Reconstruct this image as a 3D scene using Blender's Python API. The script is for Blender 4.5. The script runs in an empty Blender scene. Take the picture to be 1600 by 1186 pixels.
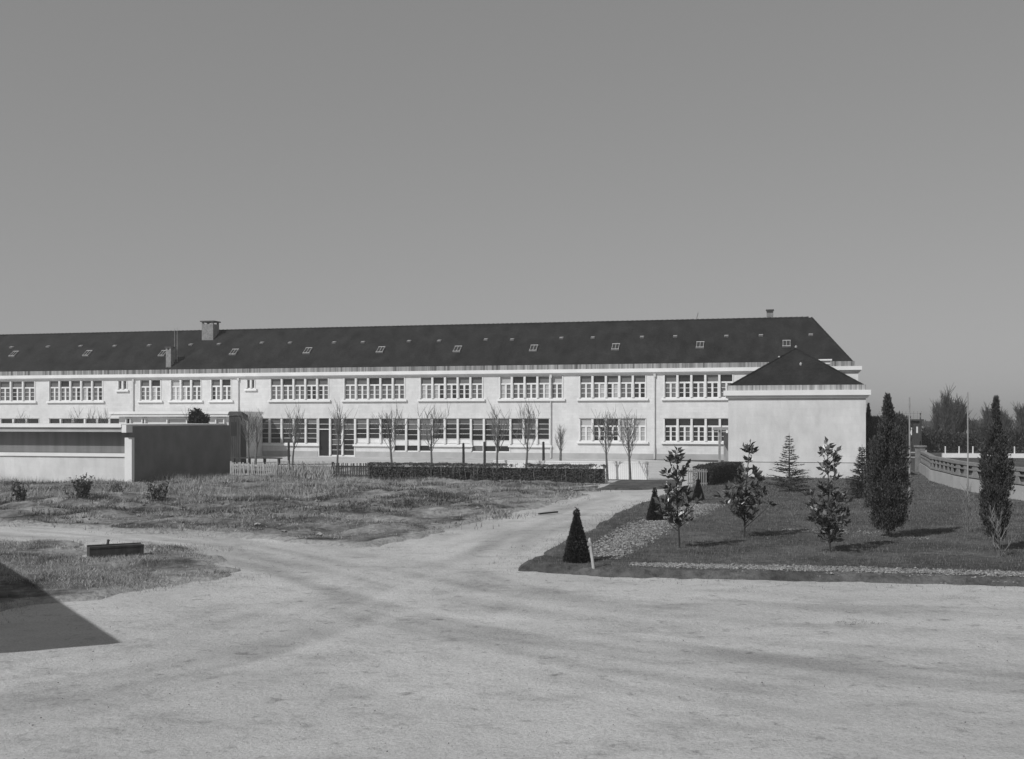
import bpy, math, random
import numpy as np
from mathutils import Vector, Matrix

# ---------------------------------------------------------------- camera, sky, sun
SC = bpy.context.scene
COL = SC.collection
H, F, HOR = 3.2, 1729.0, 655.0           # eye height (m), focal length and horizon row in 1600 px of picture width

cam = bpy.data.cameras.new('camera')
camo = bpy.data.objects.new('camera', cam)
COL.objects.link(camo)
camo.location = (0, 0, H)
camo.rotation_euler = (math.radians(90), 0, 0)
cam.sensor_width = 36
cam.lens = 36 * F / 1600
cam.shift_y = (HOR - 593) / 1600
cam.clip_start = 0.1
cam.clip_end = 6000
SC.camera = camo

SUN_EL = math.radians(42)
SUN_H = Vector((-0.73, -0.683, 0)).normalized()      # horizontal direction towards the sun
W = bpy.data.worlds.new('World')
SC.world = W
W.use_nodes = True
nt = W.node_tree
bg = nt.nodes['Background']
sky = nt.nodes.new('ShaderNodeTexSky')
sky.sky_type = 'NISHITA'
sky.sun_disc = False
sky.sun_elevation = SUN_EL
sky.sun_rotation = math.atan2(SUN_H.x, SUN_H.y)
sky.air_density = 1.0
sky.dust_density = 0.6
sky.ozone_density = 1.0
bw = nt.nodes.new('ShaderNodeRGBToBW')
nt.links.new(sky.outputs[0], bw.inputs[0])
gam = nt.nodes.new('ShaderNodeMath')
gam.operation = 'POWER'
gam.inputs[1].default_value = 0.42
nt.links.new(bw.outputs[0], gam.inputs[0])
gain = nt.nodes.new('ShaderNodeMath')
gain.operation = 'MULTIPLY'
gain.inputs[1].default_value = 1.16
nt.links.new(gam.outputs[0], gain.inputs[0])
nt.links.new(gain.outputs[0], bg.inputs['Color'])
bg.inputs['Strength'].default_value = 0.148

sl = bpy.data.lights.new('sun', 'SUN')
sl.energy = 3.3
sl.angle = math.radians(0.5)
sl.color = (1, 1, 1)
so = bpy.data.objects.new('sun', sl)
COL.objects.link(so)
sd = Vector((SUN_H.x * math.cos(SUN_EL), SUN_H.y * math.cos(SUN_EL), math.sin(SUN_EL)))
so.rotation_euler = sd.to_track_quat('Z', 'Y').to_euler()
so.location = (-40, -40, 60)
SC.view_settings.view_transform = 'Standard'
SC.view_settings.look = 'None'
SC.view_settings.exposure = 0.0
SC.view_settings.gamma = 1.0

# ---------------------------------------------------------------- helpers
def P(px, py, z=0.0):
    Y = (H - z) * F / (py - HOR)
    return ((px - 800) * Y / F, Y)

def ZP(py, Y):
    return H - (py - HOR) * Y / F

def tag(o, label=None, cat=None, group=None, kind=None):
    if label: o['label'] = label
    if cat: o['category'] = cat
    if group: o['group'] = group
    if kind: o['kind'] = kind
    return o

def empty(name, loc, rz=0.0):
    o = bpy.data.objects.new(name, None)
    COL.objects.link(o)
    o.location = loc
    o.rotation_euler = (0, 0, rz)
    o.empty_display_size = 0.3
    return o

class MB:
    def __init__(s):
        s.v = []; s.f = []; s.m = []; s.n = 0
    def add(s, verts, faces, mi=0):
        s.v.extend(verts)
        for f in faces:
            s.f.append(tuple(i + s.n for i in f)); s.m.append(mi)
        s.n += len(verts)
    def quad(s, a, b, c, d, mi=0):
        s.add([a, b, c, d], [(0, 1, 2, 3)], mi)
    def box(s, x0, x1, y0, y1, z0, z1, mi=0):
        v = [(x0, y0, z0), (x1, y0, z0), (x1, y1, z0), (x0, y1, z0),
             (x0, y0, z1), (x1, y0, z1), (x1, y1, z1), (x0, y1, z1)]
        s.add(v, [(0, 3, 2, 1), (4, 5, 6, 7), (0, 1, 5, 4), (1, 2, 6, 5), (2, 3, 7, 6), (3, 0, 4, 7)], mi)
    def beam(s, p, q, w, h, mi=0):
        p = Vector(p); q = Vector(q); d = (q - p).normalized()
        up = Vector((0, 0, 1)) if abs(d.z) < .9 else Vector((0, 1, 0))
        a = d.cross(up).normalized(); b = a.cross(d)
        v = []
        for c in (p, q):
            for sa, sb in ((-1, -1), (1, -1), (1, 1), (-1, 1)):
                v.append(tuple(c + a * (sa * w / 2) + b * (sb * h / 2)))
        s.add(v, [(0, 1, 2, 3), (7, 6, 5, 4), (0, 4, 5, 1), (1, 5, 6, 2), (2, 6, 7, 3), (3, 7, 4, 0)], mi)
    def tube(s, pts, rad, n=6, mi=0, cap=True):
        pts = [Vector(p) for p in pts]
        base = s.n; v = []; f = []
        for i, p in enumerate(pts):
            d = (pts[min(i + 1, len(pts) - 1)] - pts[max(i - 1, 0)])
            if d.length < 1e-9: d = Vector((0, 0, 1))
            d.normalize()
            up = Vector((1, 0, 0)) if abs(d.x) < .8 else Vector((0, 1, 0))
            a = d.cross(up).normalized(); b = d.cross(a)
            for k in range(n):
                t = 2 * math.pi * k / n
                v.append(tuple(p + (a * math.cos(t) + b * math.sin(t)) * rad[i]))
        for i in range(len(pts) - 1):
            for k in range(n):
                k2 = (k + 1) % n
                f.append((i * n + k, i * n + k2, (i + 1) * n + k2, (i + 1) * n + k))
        if cap:
            f.append(tuple(range(n))); f.append(tuple((len(pts) - 1) * n + k for k in reversed(range(n))))
        s.add(v, f, mi)
    def build(s, name, mats, parent=None, smooth=False):
        me = bpy.data.meshes.new(name)
        me.from_pydata(s.v, [], s.f)
        if not isinstance(mats, (list, tuple)): mats = [mats]
        for m in mats: me.materials.append(m)
        if len(mats) > 1: me.polygons.foreach_set('material_index', s.m)
        if smooth: me.polygons.foreach_set('use_smooth', [True] * len(me.polygons))
        me.update()
        o = bpy.data.objects.new(name, me)
        COL.objects.link(o)
        if parent: o.parent = parent
        return o

def npmesh(name, V, T, mats, parent=None, nper=3, smooth=False, midx=None):
    """V (n,3) vertices, T (m,nper) faces"""
    me = bpy.data.meshes.new(name)
    me.vertices.add(len(V)); me.vertices.foreach_set('co', np.asarray(V, np.float32).ravel())
    me.loops.add(T.size); me.loops.foreach_set('vertex_index', np.asarray(T, np.int32).ravel())
    me.polygons.add(len(T))
    me.polygons.foreach_set('loop_start', np.arange(0, T.size, nper, dtype=np.int32))
    me.polygons.foreach_set('loop_total', np.full(len(T), nper, np.int32))
    if not isinstance(mats, (list, tuple)): mats = [mats]
    for m in mats: me.materials.append(m)
    if midx is not None: me.polygons.foreach_set('material_index', np.asarray(midx, np.int32))
    me.polygons.foreach_set('use_smooth', [smooth] * len(T))
    me.update(calc_edges=True)
    me.validate()
    o = bpy.data.objects.new(name, me)
    COL.objects.link(o)
    if parent: o.parent = parent
    return o

def unit(a):
    return a / np.maximum(np.linalg.norm(a, axis=1, keepdims=True), 1e-9)

def leaf_arrays(p, d, L, wr, rng, fold=0.25):
    """folded kite leaves: p (n,3) foot, d (n,3) axis, L (n) length"""
    n = len(p); d = unit(d)
    r = rng.normal(size=(n, 3))
    s = unit(np.cross(d, r)); up = np.cross(s, d)
    L = np.asarray(L).reshape(-1, 1)
    a = p; t = p + d * L
    m = p + d * L * 0.45 + up * L * wr * fold
    l = m + s * L * wr * .5; q = m - s * L * wr * .5
    V = np.stack([a, l, t, q], 1).reshape(-1, 3)
    b = (np.arange(n) * 4)[:, None]
    T = np.concatenate([b + np.array([[0, 1, 2]]), b + np.array([[0, 2, 3]])], 0)
    return V, T

_lat = np.random.default_rng(5).random((256, 256))
def vnoise(x, y):
    xi = np.floor(x).astype(int); yi = np.floor(y).astype(int)
    fx = x - xi; fy = y - yi
    fx = fx * fx * (3 - 2 * fx); fy = fy * fy * (3 - 2 * fy)
    g = lambda i, j: _lat[i % 256, j % 256]
    return (g(xi, yi) * (1 - fx) + g(xi + 1, yi) * fx) * (1 - fy) + (g(xi, yi + 1) * (1 - fx) + g(xi + 1, yi + 1) * fx) * fy
def fbm(x, y, o=4):
    s = 0; a = .5
    for k in range(o):
        s = s + a * vnoise(x * 2 ** k + 17 * k, y * 2 ** k + 31 * k); a *= .5
    return s                                     # about 0..1

def sdist(poly, x, y):
    """signed distance to a polygon, positive inside"""
    poly = np.array(poly); d = np.full(x.shape, 1e9); ins = np.zeros(x.shape, bool)
    n = len(poly)
    for i in range(n):
        ax, ay = poly[i]; bx, by = poly[(i + 1) % n]
        ex, ey = bx - ax, by - ay
        t = np.clip(((x - ax) * ex + (y - ay) * ey) / (ex * ex + ey * ey), 0, 1)
        d = np.minimum(d, np.hypot(x - ax - t * ex, y - ay - t * ey))
        c = ((ay > y) != (by > y)) & (x < (bx - ax) * (y - ay) / ((by - ay) if by != ay else 1e-9) + ax)
        ins ^= c
    return np.where(ins, d, -d)

# ---------------------------------------------------------------- materials (a black and white world)
def node_mat(name, rough=0.8, spec=0.3):
    m = bpy.data.materials.new(name); m.use_nodes = True
    b = m.node_tree.nodes['Principled BSDF']
    b.inputs['Roughness'].default_value = rough
    b.inputs['Specular IOR Level'].default_value = spec
    return m, m.node_tree, b

def grey(v): return (v, v, v, 1)

def noise_node(t, co, scale, detail=4, rough=.55, stretch=None, rot=0):
    n = t.nodes.new('ShaderNodeTexNoise')
    n.inputs['Scale'].default_value = scale; n.inputs['Detail'].default_value = detail; n.inputs['Roughness'].default_value = rough
    if stretch:
        mp = t.nodes.new('ShaderNodeMapping'); mp.inputs['Scale'].default_value = stretch; mp.inputs['Rotation'].default_value = (0, 0, rot)
        t.links.new(co, mp.inputs[0]); co = mp.outputs[0]
    t.links.new(co, n.inputs['Vector'])
    return n

def ramp(t, fac, stops):
    r = t.nodes.new('ShaderNodeValToRGB')
    e = r.color_ramp.elements
    e[0].position, e[0].color = stops[0][0], grey(stops[0][1])
    e[1].position, e[1].color = stops[-1][0], grey(stops[-1][1])
    for p, v in stops[1:-1]:
        k = e.new(p); k.color = grey(v)
    t.links.new(fac, r.inputs[0])
    return r

def mul(t, a, b, fac=1.0, mode='MULTIPLY'):
    m = t.nodes.new('ShaderNodeMix'); m.data_type = 'RGBA'; m.blend_type = mode
    m.inputs[0].default_value = fac
    t.links.new(a, m.inputs[6]); t.links.new(b, m.inputs[7])
    return m.outputs[2]

def gm(name, lo, hi, scale=3, detail=4, rough=.8, bump=0, bscale=None, stretch=None, rot=0, spec=.3, fine=None):
    m, t, b = node_mat(name, rough, spec)
    co = t.nodes.new('ShaderNodeTexCoord').outputs['Object']
    n = noise_node(t, co, scale, detail, stretch=stretch, rot=rot)
    c = ramp(t, n.outputs[0], [(.3, lo), (.7, hi)]).outputs[0]
    if fine:
        n3 = noise_node(t, co, fine, 3)
        c = mul(t, c, ramp(t, n3.outputs[0], [(.3, .72), (.7, 1.2)]).outputs[0])
    t.links.new(c, b.inputs['Base Color'])
    if bump:
        n2 = noise_node(t, co, bscale or scale * 4, 5)
        bp = t.nodes.new('ShaderNodeBump'); bp.inputs['Strength'].default_value = bump; bp.inputs['Distance'].default_value = .05
        t.links.new(n2.outputs[0], bp.inputs['Height']); t.links.new(bp.outputs[0], b.inputs['Normal'])
    return m

def leafm(name, lo, hi, rough=.5, spec=.4, trans=0.0):
    m, t, b = node_mat(name, rough, spec)
    g = t.nodes.new('ShaderNodeNewGeometry')
    c = ramp(t, g.outputs['Random Per Island'], [(0, lo), (.6, (lo + hi) / 2), (1, hi)])
    t.links.new(c.outputs[0], b.inputs['Base Color'])
    return m

M = {}
# render wall: faint block courses, blotches and vertical stains
def wall_mat(name, base, course, bw_, bh, blot):
    m, t, b = node_mat(name, .9, .2)
    co = t.nodes.new('ShaderNodeTexCoord').outputs['Object']
    sep = t.nodes.new('ShaderNodeSeparateXYZ'); t.links.new(co, sep.inputs[0])
    ad = t.nodes.new('ShaderNodeMath'); ad.operation = 'ADD'; t.links.new(sep.outputs[0], ad.inputs[0]); t.links.new(sep.outputs[1], ad.inputs[1])
    cm = t.nodes.new('ShaderNodeCombineXYZ'); t.links.new(ad.outputs[0], cm.inputs[0]); t.links.new(sep.outputs[2], cm.inputs[1])
    br = t.nodes.new('ShaderNodeTexBrick')
    br.inputs['Color1'].default_value = grey(base * (1 - course)); br.inputs['Color2'].default_value = grey(base * (1 + course * .6))
    br.inputs['Mortar'].default_value = grey(base * (1 - course * 1.3))
    br.inputs['Scale'].default_value = 1; br.inputs['Brick Width'].default_value = bw_; br.inputs['Row Height'].default_value = bh
    br.inputs['Mortar Size'].default_value = .012
    t.links.new(cm.outputs[0], br.inputs['Vector'])
    n = noise_node(t, co, .55, 5)
    c = mul(t, br.outputs[0], ramp(t, n.outputs[0], [(.25, 1 - blot), (.75, 1 + blot * .5)]).outputs[0])
    n2 = noise_node(t, co, 1.3, 6, .7, stretch=(1.3, 1.3, .5))
    c = mul(t, c, ramp(t, n2.outputs[0], [(.3, 1 - blot * 1.1), (.6, 1.03)]).outputs[0])
    t.links.new(c, b.inputs['Base Color'])
    n3 = noise_node(t, co, 14, 4)
    bp = t.nodes.new('ShaderNodeBump'); bp.inputs['Strength'].default_value = .25; bp.inputs['Distance'].default_value = .03
    t.links.new(n3.outputs[0], bp.inputs['Height']); t.links.new(bp.outputs[0], b.inputs['Normal'])
    return m
M['wall'] = wall_mat('school_render', .69, .05, .5, .22, .09)
M['annex'] = wall_mat('wing_render', .67, .035, .9, .42, .13)
M['white'] = gm('white_paint', .74, .84, 2, rough=.6)
M['conc'] = gm('pale_concrete', .70, .82, .7, 5, .8, .1)
M['plinth'] = gm('grey_plinth', .36, .46, 1.0, 5, .9, .2)
M['band'] = gm('streaked_gutter', .07, .42, 1.0, 6, .85, stretch=(6.5, 6.5, .10))
M['band_wing'] = gm('streaked_wing_gutter', .12, .55, 1.0, 6, .85, stretch=(8, 8, .10))
M['slate'] = gm('dark_slate', .014, .032, .9, 7, .75, .3, 9, stretch=(1.1, .7, .7), fine=5, spec=.12)
M['lead'] = gm('pale_lead', .30, .42, 4, rough=.6)
M['frame'] = gm('frame_paint', .66, .78, 3, rough=.5)
M['pipe'] = gm('pipe_paint', .5, .62, 2, rough=.6)
M['brick'] = gm('chimney_render', .19, .29, 3, 4, .9, .3, fine=14)
M['soot_and_gap_dark'] = gm('sooty_cap_gap_dark', .05, .09, 4, rough=.9)
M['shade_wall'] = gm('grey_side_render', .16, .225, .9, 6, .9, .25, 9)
M['board'] = gm('weathered_board', .15, .22, 1.0, 5, .85, .2, stretch=(3, 3, .15))
M['darkwood'] = gm('dark_wood', .035, .07, 2, 4, .85, .3, stretch=(5, 5, .5))
M['greywood'] = gm('grey_wood', .22, .34, 3, 4, .85, .2, stretch=(4, 4, .6))
M['palewood'] = gm('pale_wood', .34, .5, 3, 4, .8)
M['bark'] = gm('grey_bark', .09, .16, 6, 4, .9, .4, 20)
M['palebark'] = gm('pale_bark', .16, .26, 6, 4, .9, .4, 20)
M['darkbark'] = gm('dark_bark', .03, .055, 6, 4, .9, .3, 20)
M['twig'] = gm('twig_bark', .15, .24, 6, 3, .9)
M['stone'] = leafm('pale_stones', .13, .34, .95, .1)
M['metal'] = gm('dull_metal', .25, .35, 3, rough=.5)
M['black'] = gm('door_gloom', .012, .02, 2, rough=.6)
def glass(name, lo, hi, rough=.06):
    m, t, b = node_mat(name, rough, .5)
    g = t.nodes.new('ShaderNodeNewGeometry')
    c = ramp(t, g.outputs['Random Per Island'], [(0, lo), (1, hi)])
    t.links.new(c.outputs[0], b.inputs['Base Color'])
    return m
M['g_dark'] = glass('dark_glass', .015, .045)
M['g_mid'] = glass('curtain_reflection_glass', .09, .17)
M['g_pale'] = glass('blind_glass', .35, .5)
M['leaf_mag'] = leafm('magnolia_leaf', .025, .17, .33, .5)
M['leaf_box'] = leafm('clipped_leaf', .018, .065, .6, .25)
M['leaf_hedge'] = leafm('hedge_leaf', .035, .2, .6, .3)
M['leaf_cyp'] = leafm('cypress_spray', .028, .11, .7, .2)
M['leaf_fir'] = leafm('fir_needle', .03, .07, .7, .2)
M['fartwig'] = gm('far_twigs', .05, .085, 3, rough=.9)
M['leaf_bush'] = leafm('bush_leaf', .02, .06, .6, .3)
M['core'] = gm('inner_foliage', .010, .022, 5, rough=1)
M['dry'] = leafm('dry_grass', .14, .60, .8, .2)
M['weed'] = leafm('green_weed', .05, .2, .7, .2)
M['lawnblade'] = leafm('lawn_blade', .045, .25, .7, .2)

# ---------------------------------------------------------------- the ground
def sand_mat():
    m, t, b = node_mat('sandy_ground', .95, .15)
    co = t.nodes.new('ShaderNodeTexCoord').outputs['Object']
    n1 = noise_node(t, co, .13, 7, .62)
    c = ramp(t, n1.outputs[0], [(.3, .39), (.5, .485), (.68, .54)]).outputs[0]
    n2 = noise_node(t, co, .8, 7, .68, stretch=(.75, 1.25, 1), rot=.5)          # scuffed, raked patches
    c = mul(t, c, ramp(t, n2.outputs[0], [(.3, .70), (.46, .98), (.7, 1.06)]).outputs[0])
    at = t.nodes.new('ShaderNodeAttribute'); at.attribute_name = 'tracks'           # wheel tracks swinging into the path
    c = mul(t, c, ramp(t, at.outputs['Fac'], [(0, .66), (.5, 1.0), (1, 1.14)]).outputs[0])
    n3 = noise_node(t, co, 3.1, 7, .7)
    c = mul(t, c, ramp(t, n3.outputs[0], [(.3, .55), (.42, 1.0), (.75, 1.08)]).outputs[0])
    n4 = noise_node(t, co, 26, 5, .75)
    c = mul(t, c, ramp(t, n4.outputs[0], [(.28, .62), (.5, 1.0), (.75, 1.16)]).outputs[0])
    t.links.new(c, b.inputs['Base Color'])
    h1 = noise_node(t, co, 6, 8, .75)
    bp = t.nodes.new('ShaderNodeBump'); bp.inputs['Strength'].default_value = .7; bp.inputs['Distance'].default_value = .07
    t.links.new(h1.outputs[0], bp.inputs['Height']); t.links.new(bp.outputs[0], b.inputs['Normal'])
    return m
M['sand'] = sand_mat()

def soil_mat(name, stops, sc, worn=False):
    m, t, b = node_mat(name, .95, .1)
    co = t.nodes.new('ShaderNodeTexCoord').outputs['Object']
    n1 = noise_node(t, co, sc, 6, .65)
    c = ramp(t, n1.outputs[0], stops).outputs[0]
    n2 = noise_node(t, co, sc * 9, 6, .75)
    c = mul(t, c, ramp(t, n2.outputs[0], [(.3, .4), (.5, 1), (.72, 1.5)]).outputs[0])
    if worn:                                       # bare trodden earth spreading in from the path
        at = t.nodes.new('ShaderNodeAttribute'); at.attribute_name = 'edge'
        n3 = noise_node(t, co, 1.6, 6, .7)
        ad = t.nodes.new('ShaderNodeMath'); ad.operation = 'MULTIPLY_ADD'; ad.inputs[1].default_value = -3.2
        t.links.new(n3.outputs[0], ad.inputs[0]); t.links.new(at.outputs['Fac'], ad.inputs[2])
        k = ramp(t, ad.outputs[0], [(0, 1), (.35, 0)])
        ad.inputs[1].default_value = -2.0
        off = t.nodes.new('ShaderNodeMath'); off.operation = 'ADD'; off.inputs[1].default_value = .75
        t.links.new(ad.outputs[0], off.inputs[0]); t.links.new(off.outputs[0], k.inputs[0])
        n4 = noise_node(t, co, 8, 5, .7)
        sandc = ramp(t, n4.outputs[0], [(.3, .2), (.5, .36), (.7, .43)])
        mx = t.nodes.new('ShaderNodeMix'); mx.data_type = 'RGBA'
        t.links.new(k.outputs[0], mx.inputs[0]); t.links.new(c, mx.inputs[6]); t.links.new(sandc.outputs[0], mx.inputs[7])
        c = mx.outputs[2]
    t.links.new(c, b.inputs['Base Color'])
    bp = t.nodes.new('ShaderNodeBump'); bp.inputs['Strength'].default_value = .9; bp.inputs['Distance'].default_value = .12
    t.links.new(n2.outputs[0], bp.inputs['Height']); t.links.new(bp.outputs[0], b.inputs['Normal'])
    return m
M['meadow'] = soil_mat('rough_meadow', [(.34, .04), (.43, .14), (.53, .23), (.64, .34)], .5, True)
M['lawn'] = soil_mat('lawn_turf', [(.3, .055), (.5, .10), (.68, .16)], .5)
M['field'] = soil_mat('dull_field', [(.3, .05), (.5, .08), (.68, .12)], .2)

# one sheet, finely cut near the yard and reaching the horizon
xs = np.array([-3000, -800, -200, -60, -40, -28] + list(np.arange(-20, 20.01, .15)) + [28, 40, 60, 200, 800, 3000])
ys = np.array([-200, -40, 0] + list(np.arange(8, 46.01, .15)) + [52, 60, 80, 120, 200, 500, 1200, 4000])
GX, GY = np.meshgrid(xs, ys)
def ground_z(x, y):
    """scuffs and shallow wheel ruts in the yard, never above zero"""
    m = np.clip((20 - np.abs(x)) / 3, 0, 1) * np.clip((y - 8) / 2, 0, 1) * np.clip((46 - y) / 4, 0, 1)
    w_ = x + .9 * np.sin(y * .22) - (y - 15) * .25
    rut = np.exp(-((np.abs(w_) - .8) / .16) ** 2) + .8 * np.exp(-((np.abs(w_ + 2.6) - .8) / .18) ** 2)
    v_ = y - 17 - .12 * x + .8 * np.sin(x * .25)
    rut2 = np.exp(-((np.abs(v_) - .8) / .15) ** 2) + .7 * np.exp(-((np.abs(v_ + 3.4) - .8) / .17) ** 2)
    return -m * (.055 * fbm(x * .9 + 60, y * .9 + 20, 5) + .018 * rut * vnoise(x * .5, y * .5) + .018 * rut2 * vnoise(x * .4 + 9, y * .4))
GZ = ground_z(GX, GY)
gi = np.arange(GX.size).reshape(GX.shape)
gq = np.stack([gi[:-1, :-1], gi[:-1, 1:], gi[1:, 1:], gi[1:, :-1]], -1).reshape(-1, 4)
def along(line, x, y):
    best = np.full(x.shape, 1e9); S = np.zeros(x.shape); D = np.zeros(x.shape); s0 = 0
    for (ax, ay), (bx, by) in zip(line[:-1], line[1:]):
        L = math.hypot(bx - ax, by - ay); ux, uy = (bx - ax) / L, (by - ay) / L
        t = np.clip((x - ax) * ux + (y - ay) * uy, 0, L); px, py = ax + ux * t, ay + uy * t
        dd = np.hypot(x - px, y - py); sg = np.sign(ux * (y - ay) - uy * (x - ax))
        k = dd < best; best = np.where(k, dd, best); S = np.where(k, s0 + t, S); D = np.where(k, sg * dd, D); s0 += L
    return S, D
def smooth_line(pts, n=5):
    p = np.array(pts)
    for _ in range(n):
        q = [p[0]]
        for a, b in zip(p[:-1], p[1:]): q += [a * .75 + b * .25, a * .25 + b * .75]
        p = np.array(q + [p[-1]])
    return p[:: max(1, len(p) // 40)]
TR = .5 + 0 * GX
near = (np.abs(GX) < 21) & (GY > 7) & (GY < 60)
for line, wdt, amp in ((smooth_line([P(1750, 1080), P(1250, 1040), P(850, 985), P(600, 935), P(420, 880), P(250, 845), P(-60, 825)]), 2.8, .55),
                       (smooth_line([P(60, 1080), P(450, 1000), P(680, 900), P(800, 840), P(950, 782), P(1005, 764)]), 2.4, .34),
                       (smooth_line([P(1700, 960), P(1250, 950), P(950, 930), P(740, 890), P(800, 830), P(960, 775)]), 2.0, .30)):
    S_, D_ = along(line, GX, GY)
    w_ = np.exp(-(D_ / wdt) ** 2)
    v_ = (vnoise(D_ * 2.6 + 50, S_ * .22 + 11) * .6 + vnoise(D_ * 5.5 + 90, S_ * .5 + 3) * .4 - .55)
    TR = TR + np.where(near, amp * 2.2 * w_ * v_, 0)
og = npmesh('ground', np.stack([GX.ravel(), GY.ravel(), GZ.ravel()], 1), gq, M['sand'], nper=4, smooth=True)
at = og.data.attributes.new('tracks', 'FLOAT', 'POINT'); at.data.foreach_set('value', np.clip(TR, 0, 1).ravel().astype(np.float32))
tag(og, kind='structure')

rng = np.random.default_rng(11)

def patch(name, poly, cell, hgt, mat, edge=.35, rag=.7, rough=.12, rf=.6):
    """a sheet of turf that rises out of the sand along a ragged edge"""
    pl = np.array(poly); x0, y0 = pl.min(0) - 1; x1, y1 = pl.max(0) + 1
    nx_ = int((x1 - x0) / cell) + 2; ny_ = int((y1 - y0) / cell) + 2
    X, Y = np.meshgrid(x0 + np.arange(nx_) * cell, y0 + np.arange(ny_) * cell)
    d = sdist(poly, X, Y) + (fbm(X * .9, Y * .9) - .47) * 2 * rag + (fbm(X * 4.1 + 7, Y * 4.1) - .47) * rag
    e = np.clip(d / edge, -1, 1)
    Z = np.where(e > 0, hgt * e * (2 - e), .18 * e) + np.clip(e, 0, 1) * (fbm(X * rf + 9, Y * rf + 3, 5) - .45) * 2 * rough * np.clip(d / 1.5, 0, 1)
    Z = np.where(e > .3, np.maximum(Z, .012), Z)
    keep = d > -edge * 1.0
    idx = np.arange(nx_ * ny_).reshape(ny_, nx_)
    k4 = keep[:-1, :-1] | keep[1:, :-1] | keep[:-1, 1:] | keep[1:, 1:]
    q = np.stack([idx[:-1, :-1], idx[:-1, 1:], idx[1:, 1:], idx[1:, :-1]], -1)[k4]
    V = np.stack([X.ravel(), Y.ravel(), Z.ravel()], 1)
    used, inv = np.unique(q.ravel(), return_inverse=True)
    o = npmesh(name, V[used], inv.reshape(-1, 4), mat, nper=4, smooth=True)
    at = o.data.attributes.new('edge', 'FLOAT', 'POINT'); at.data.foreach_set('value', d.ravel()[used].astype(np.float32))
    tag(o, kind='structure')
    def height(x, y):
        i = np.clip(((x - x0) / cell).astype(int), 0, nx_ - 1); j = np.clip(((y - y0) / cell).astype(int), 0, ny_ - 1)
        return Z[j, i], d[j, i]
    return height, (x0, y0, x1, y1)

meadow_poly = [P(-120, 815), P(-30, 818), P(72, 823), P(150, 826), P(250, 832), P(380, 838), P(480, 848), P(560, 857), P(600, 853), P(700, 828),
               P(800, 803), P(880, 781), P(925, 767), P(945, 758), (3.6, 57.2), (-6.8, 60.2), (-7.5, 72), (-17, 74), (-36, 76)]
spit_poly = [P(-140, 842), P(20, 848), P(90, 844), P(118, 850), P(122, 872), P(150, 876), P(214, 868), P(222, 855), P(262, 856), P(310, 864), P(350, 880), P(372, 890),
             P(345, 902), P(200, 922), P(110, 937), P(60, 945), P(-140, 972)]
lawn_poly = [P(806, 890), P(945, 898.5), P(1200, 905), P(1540, 912), P(1800, 918), (30, 40), (21, 44), (20.6, 49), (21.6, 55), (24.0, 64.5), P(1438, 740), P(1405, 739), (19.5, 65), (18.6, 57.5), (11.5, 59.2),
             P(1098, 757), P(1085, 762), P(1040, 776), P(990, 794), P(935, 822), P(870, 857), P(830, 878)]
strip_poly = [P(930, 766), P(960, 753), P(1015, 752), P(1062, 752), P(1056, 763), P(1000, 766)]

mh, mbox = patch('meadow', meadow_poly, .16, .06, M['meadow'], rough=.26, rf=.8)
field_poly = [(-8, 108), (24.2, 72), (25.2, 64.5), (23.2, 56.5), (21.6, 50.5), (21.0, 46), (21.2, 37), (60, 30), (200, 60), (200, 240), (-8, 240)]
fm = MB(); fm.add([(x, y, .004) for x, y in field_poly[:1]] + [(x, y, .004) for x, y in field_poly[1:]], [tuple(range(len(field_poly)))])
tag(fm.build('field', M['field']), kind='structure')
sh, sbox = patch('grass_verge', spit_poly, .12, .05, M['meadow'], rough=.10, rag=.5)
lh, lbox = patch('lawn', lawn_poly, .16, .13, M['lawn'], edge=.22, rag=.26, rough=.03, rf=.3)
vh, vbox = patch('turf_strip', strip_poly, .14, .10, M['lawn'], edge=.3, rag=.2, rough=.03)

def blades(name, height, box, n, hlo, hhi, wid, mat, dens, kindlabel, hfun=None, lean=.5):
    x0, y0, x1, y1 = box
    x = rng.uniform(x0, x1, n); y = rng.uniform(y0, y1, n)
    z, d = height(x, y)
    k = (d > .05 - 1.3 * rng.random(n) ** 4) & (rng.random(n) < dens(x, y)) & (x > -.52 * y - 1.5) & (x < .52 * y + 1.5)
    x, y, z = x[k], y[k], np.maximum(z[k], -.03); n = len(x)
    h = rng.uniform(hlo, hhi, n)
    if hfun is not None: h = h * hfun(x, y)
    a = rng.uniform(0, 2 * math.pi, n); l = rng.uniform(0, lean, n) * h
    w = wid * (.6 + .8 * rng.random(n)) * (y / 30)
    b = rng.uniform(0, math.pi, n)
    p = np.stack([x, y, z - .01], 1)
    s = np.stack([np.cos(b), np.sin(b), 0 * b], 1) * w[:, None] * .5
    t = p + np.stack([np.cos(a) * l, np.sin(a) * l, h], 1)
    V = np.stack([p - s, p + s, t], 1).reshape(-1, 3)
    T = np.arange(n * 3).reshape(-1, 3)
    o = npmesh(name, V, T, mat, midx=(rng.random(n) < np.clip((fbm(x * .55 + 21, y * .55 + 4) - .40) * 5, .08, .92)).astype(int) if isinstance(mat, list) else None)
    tag(o, kindlabel[0], kindlabel[1], kind='stuff')

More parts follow.
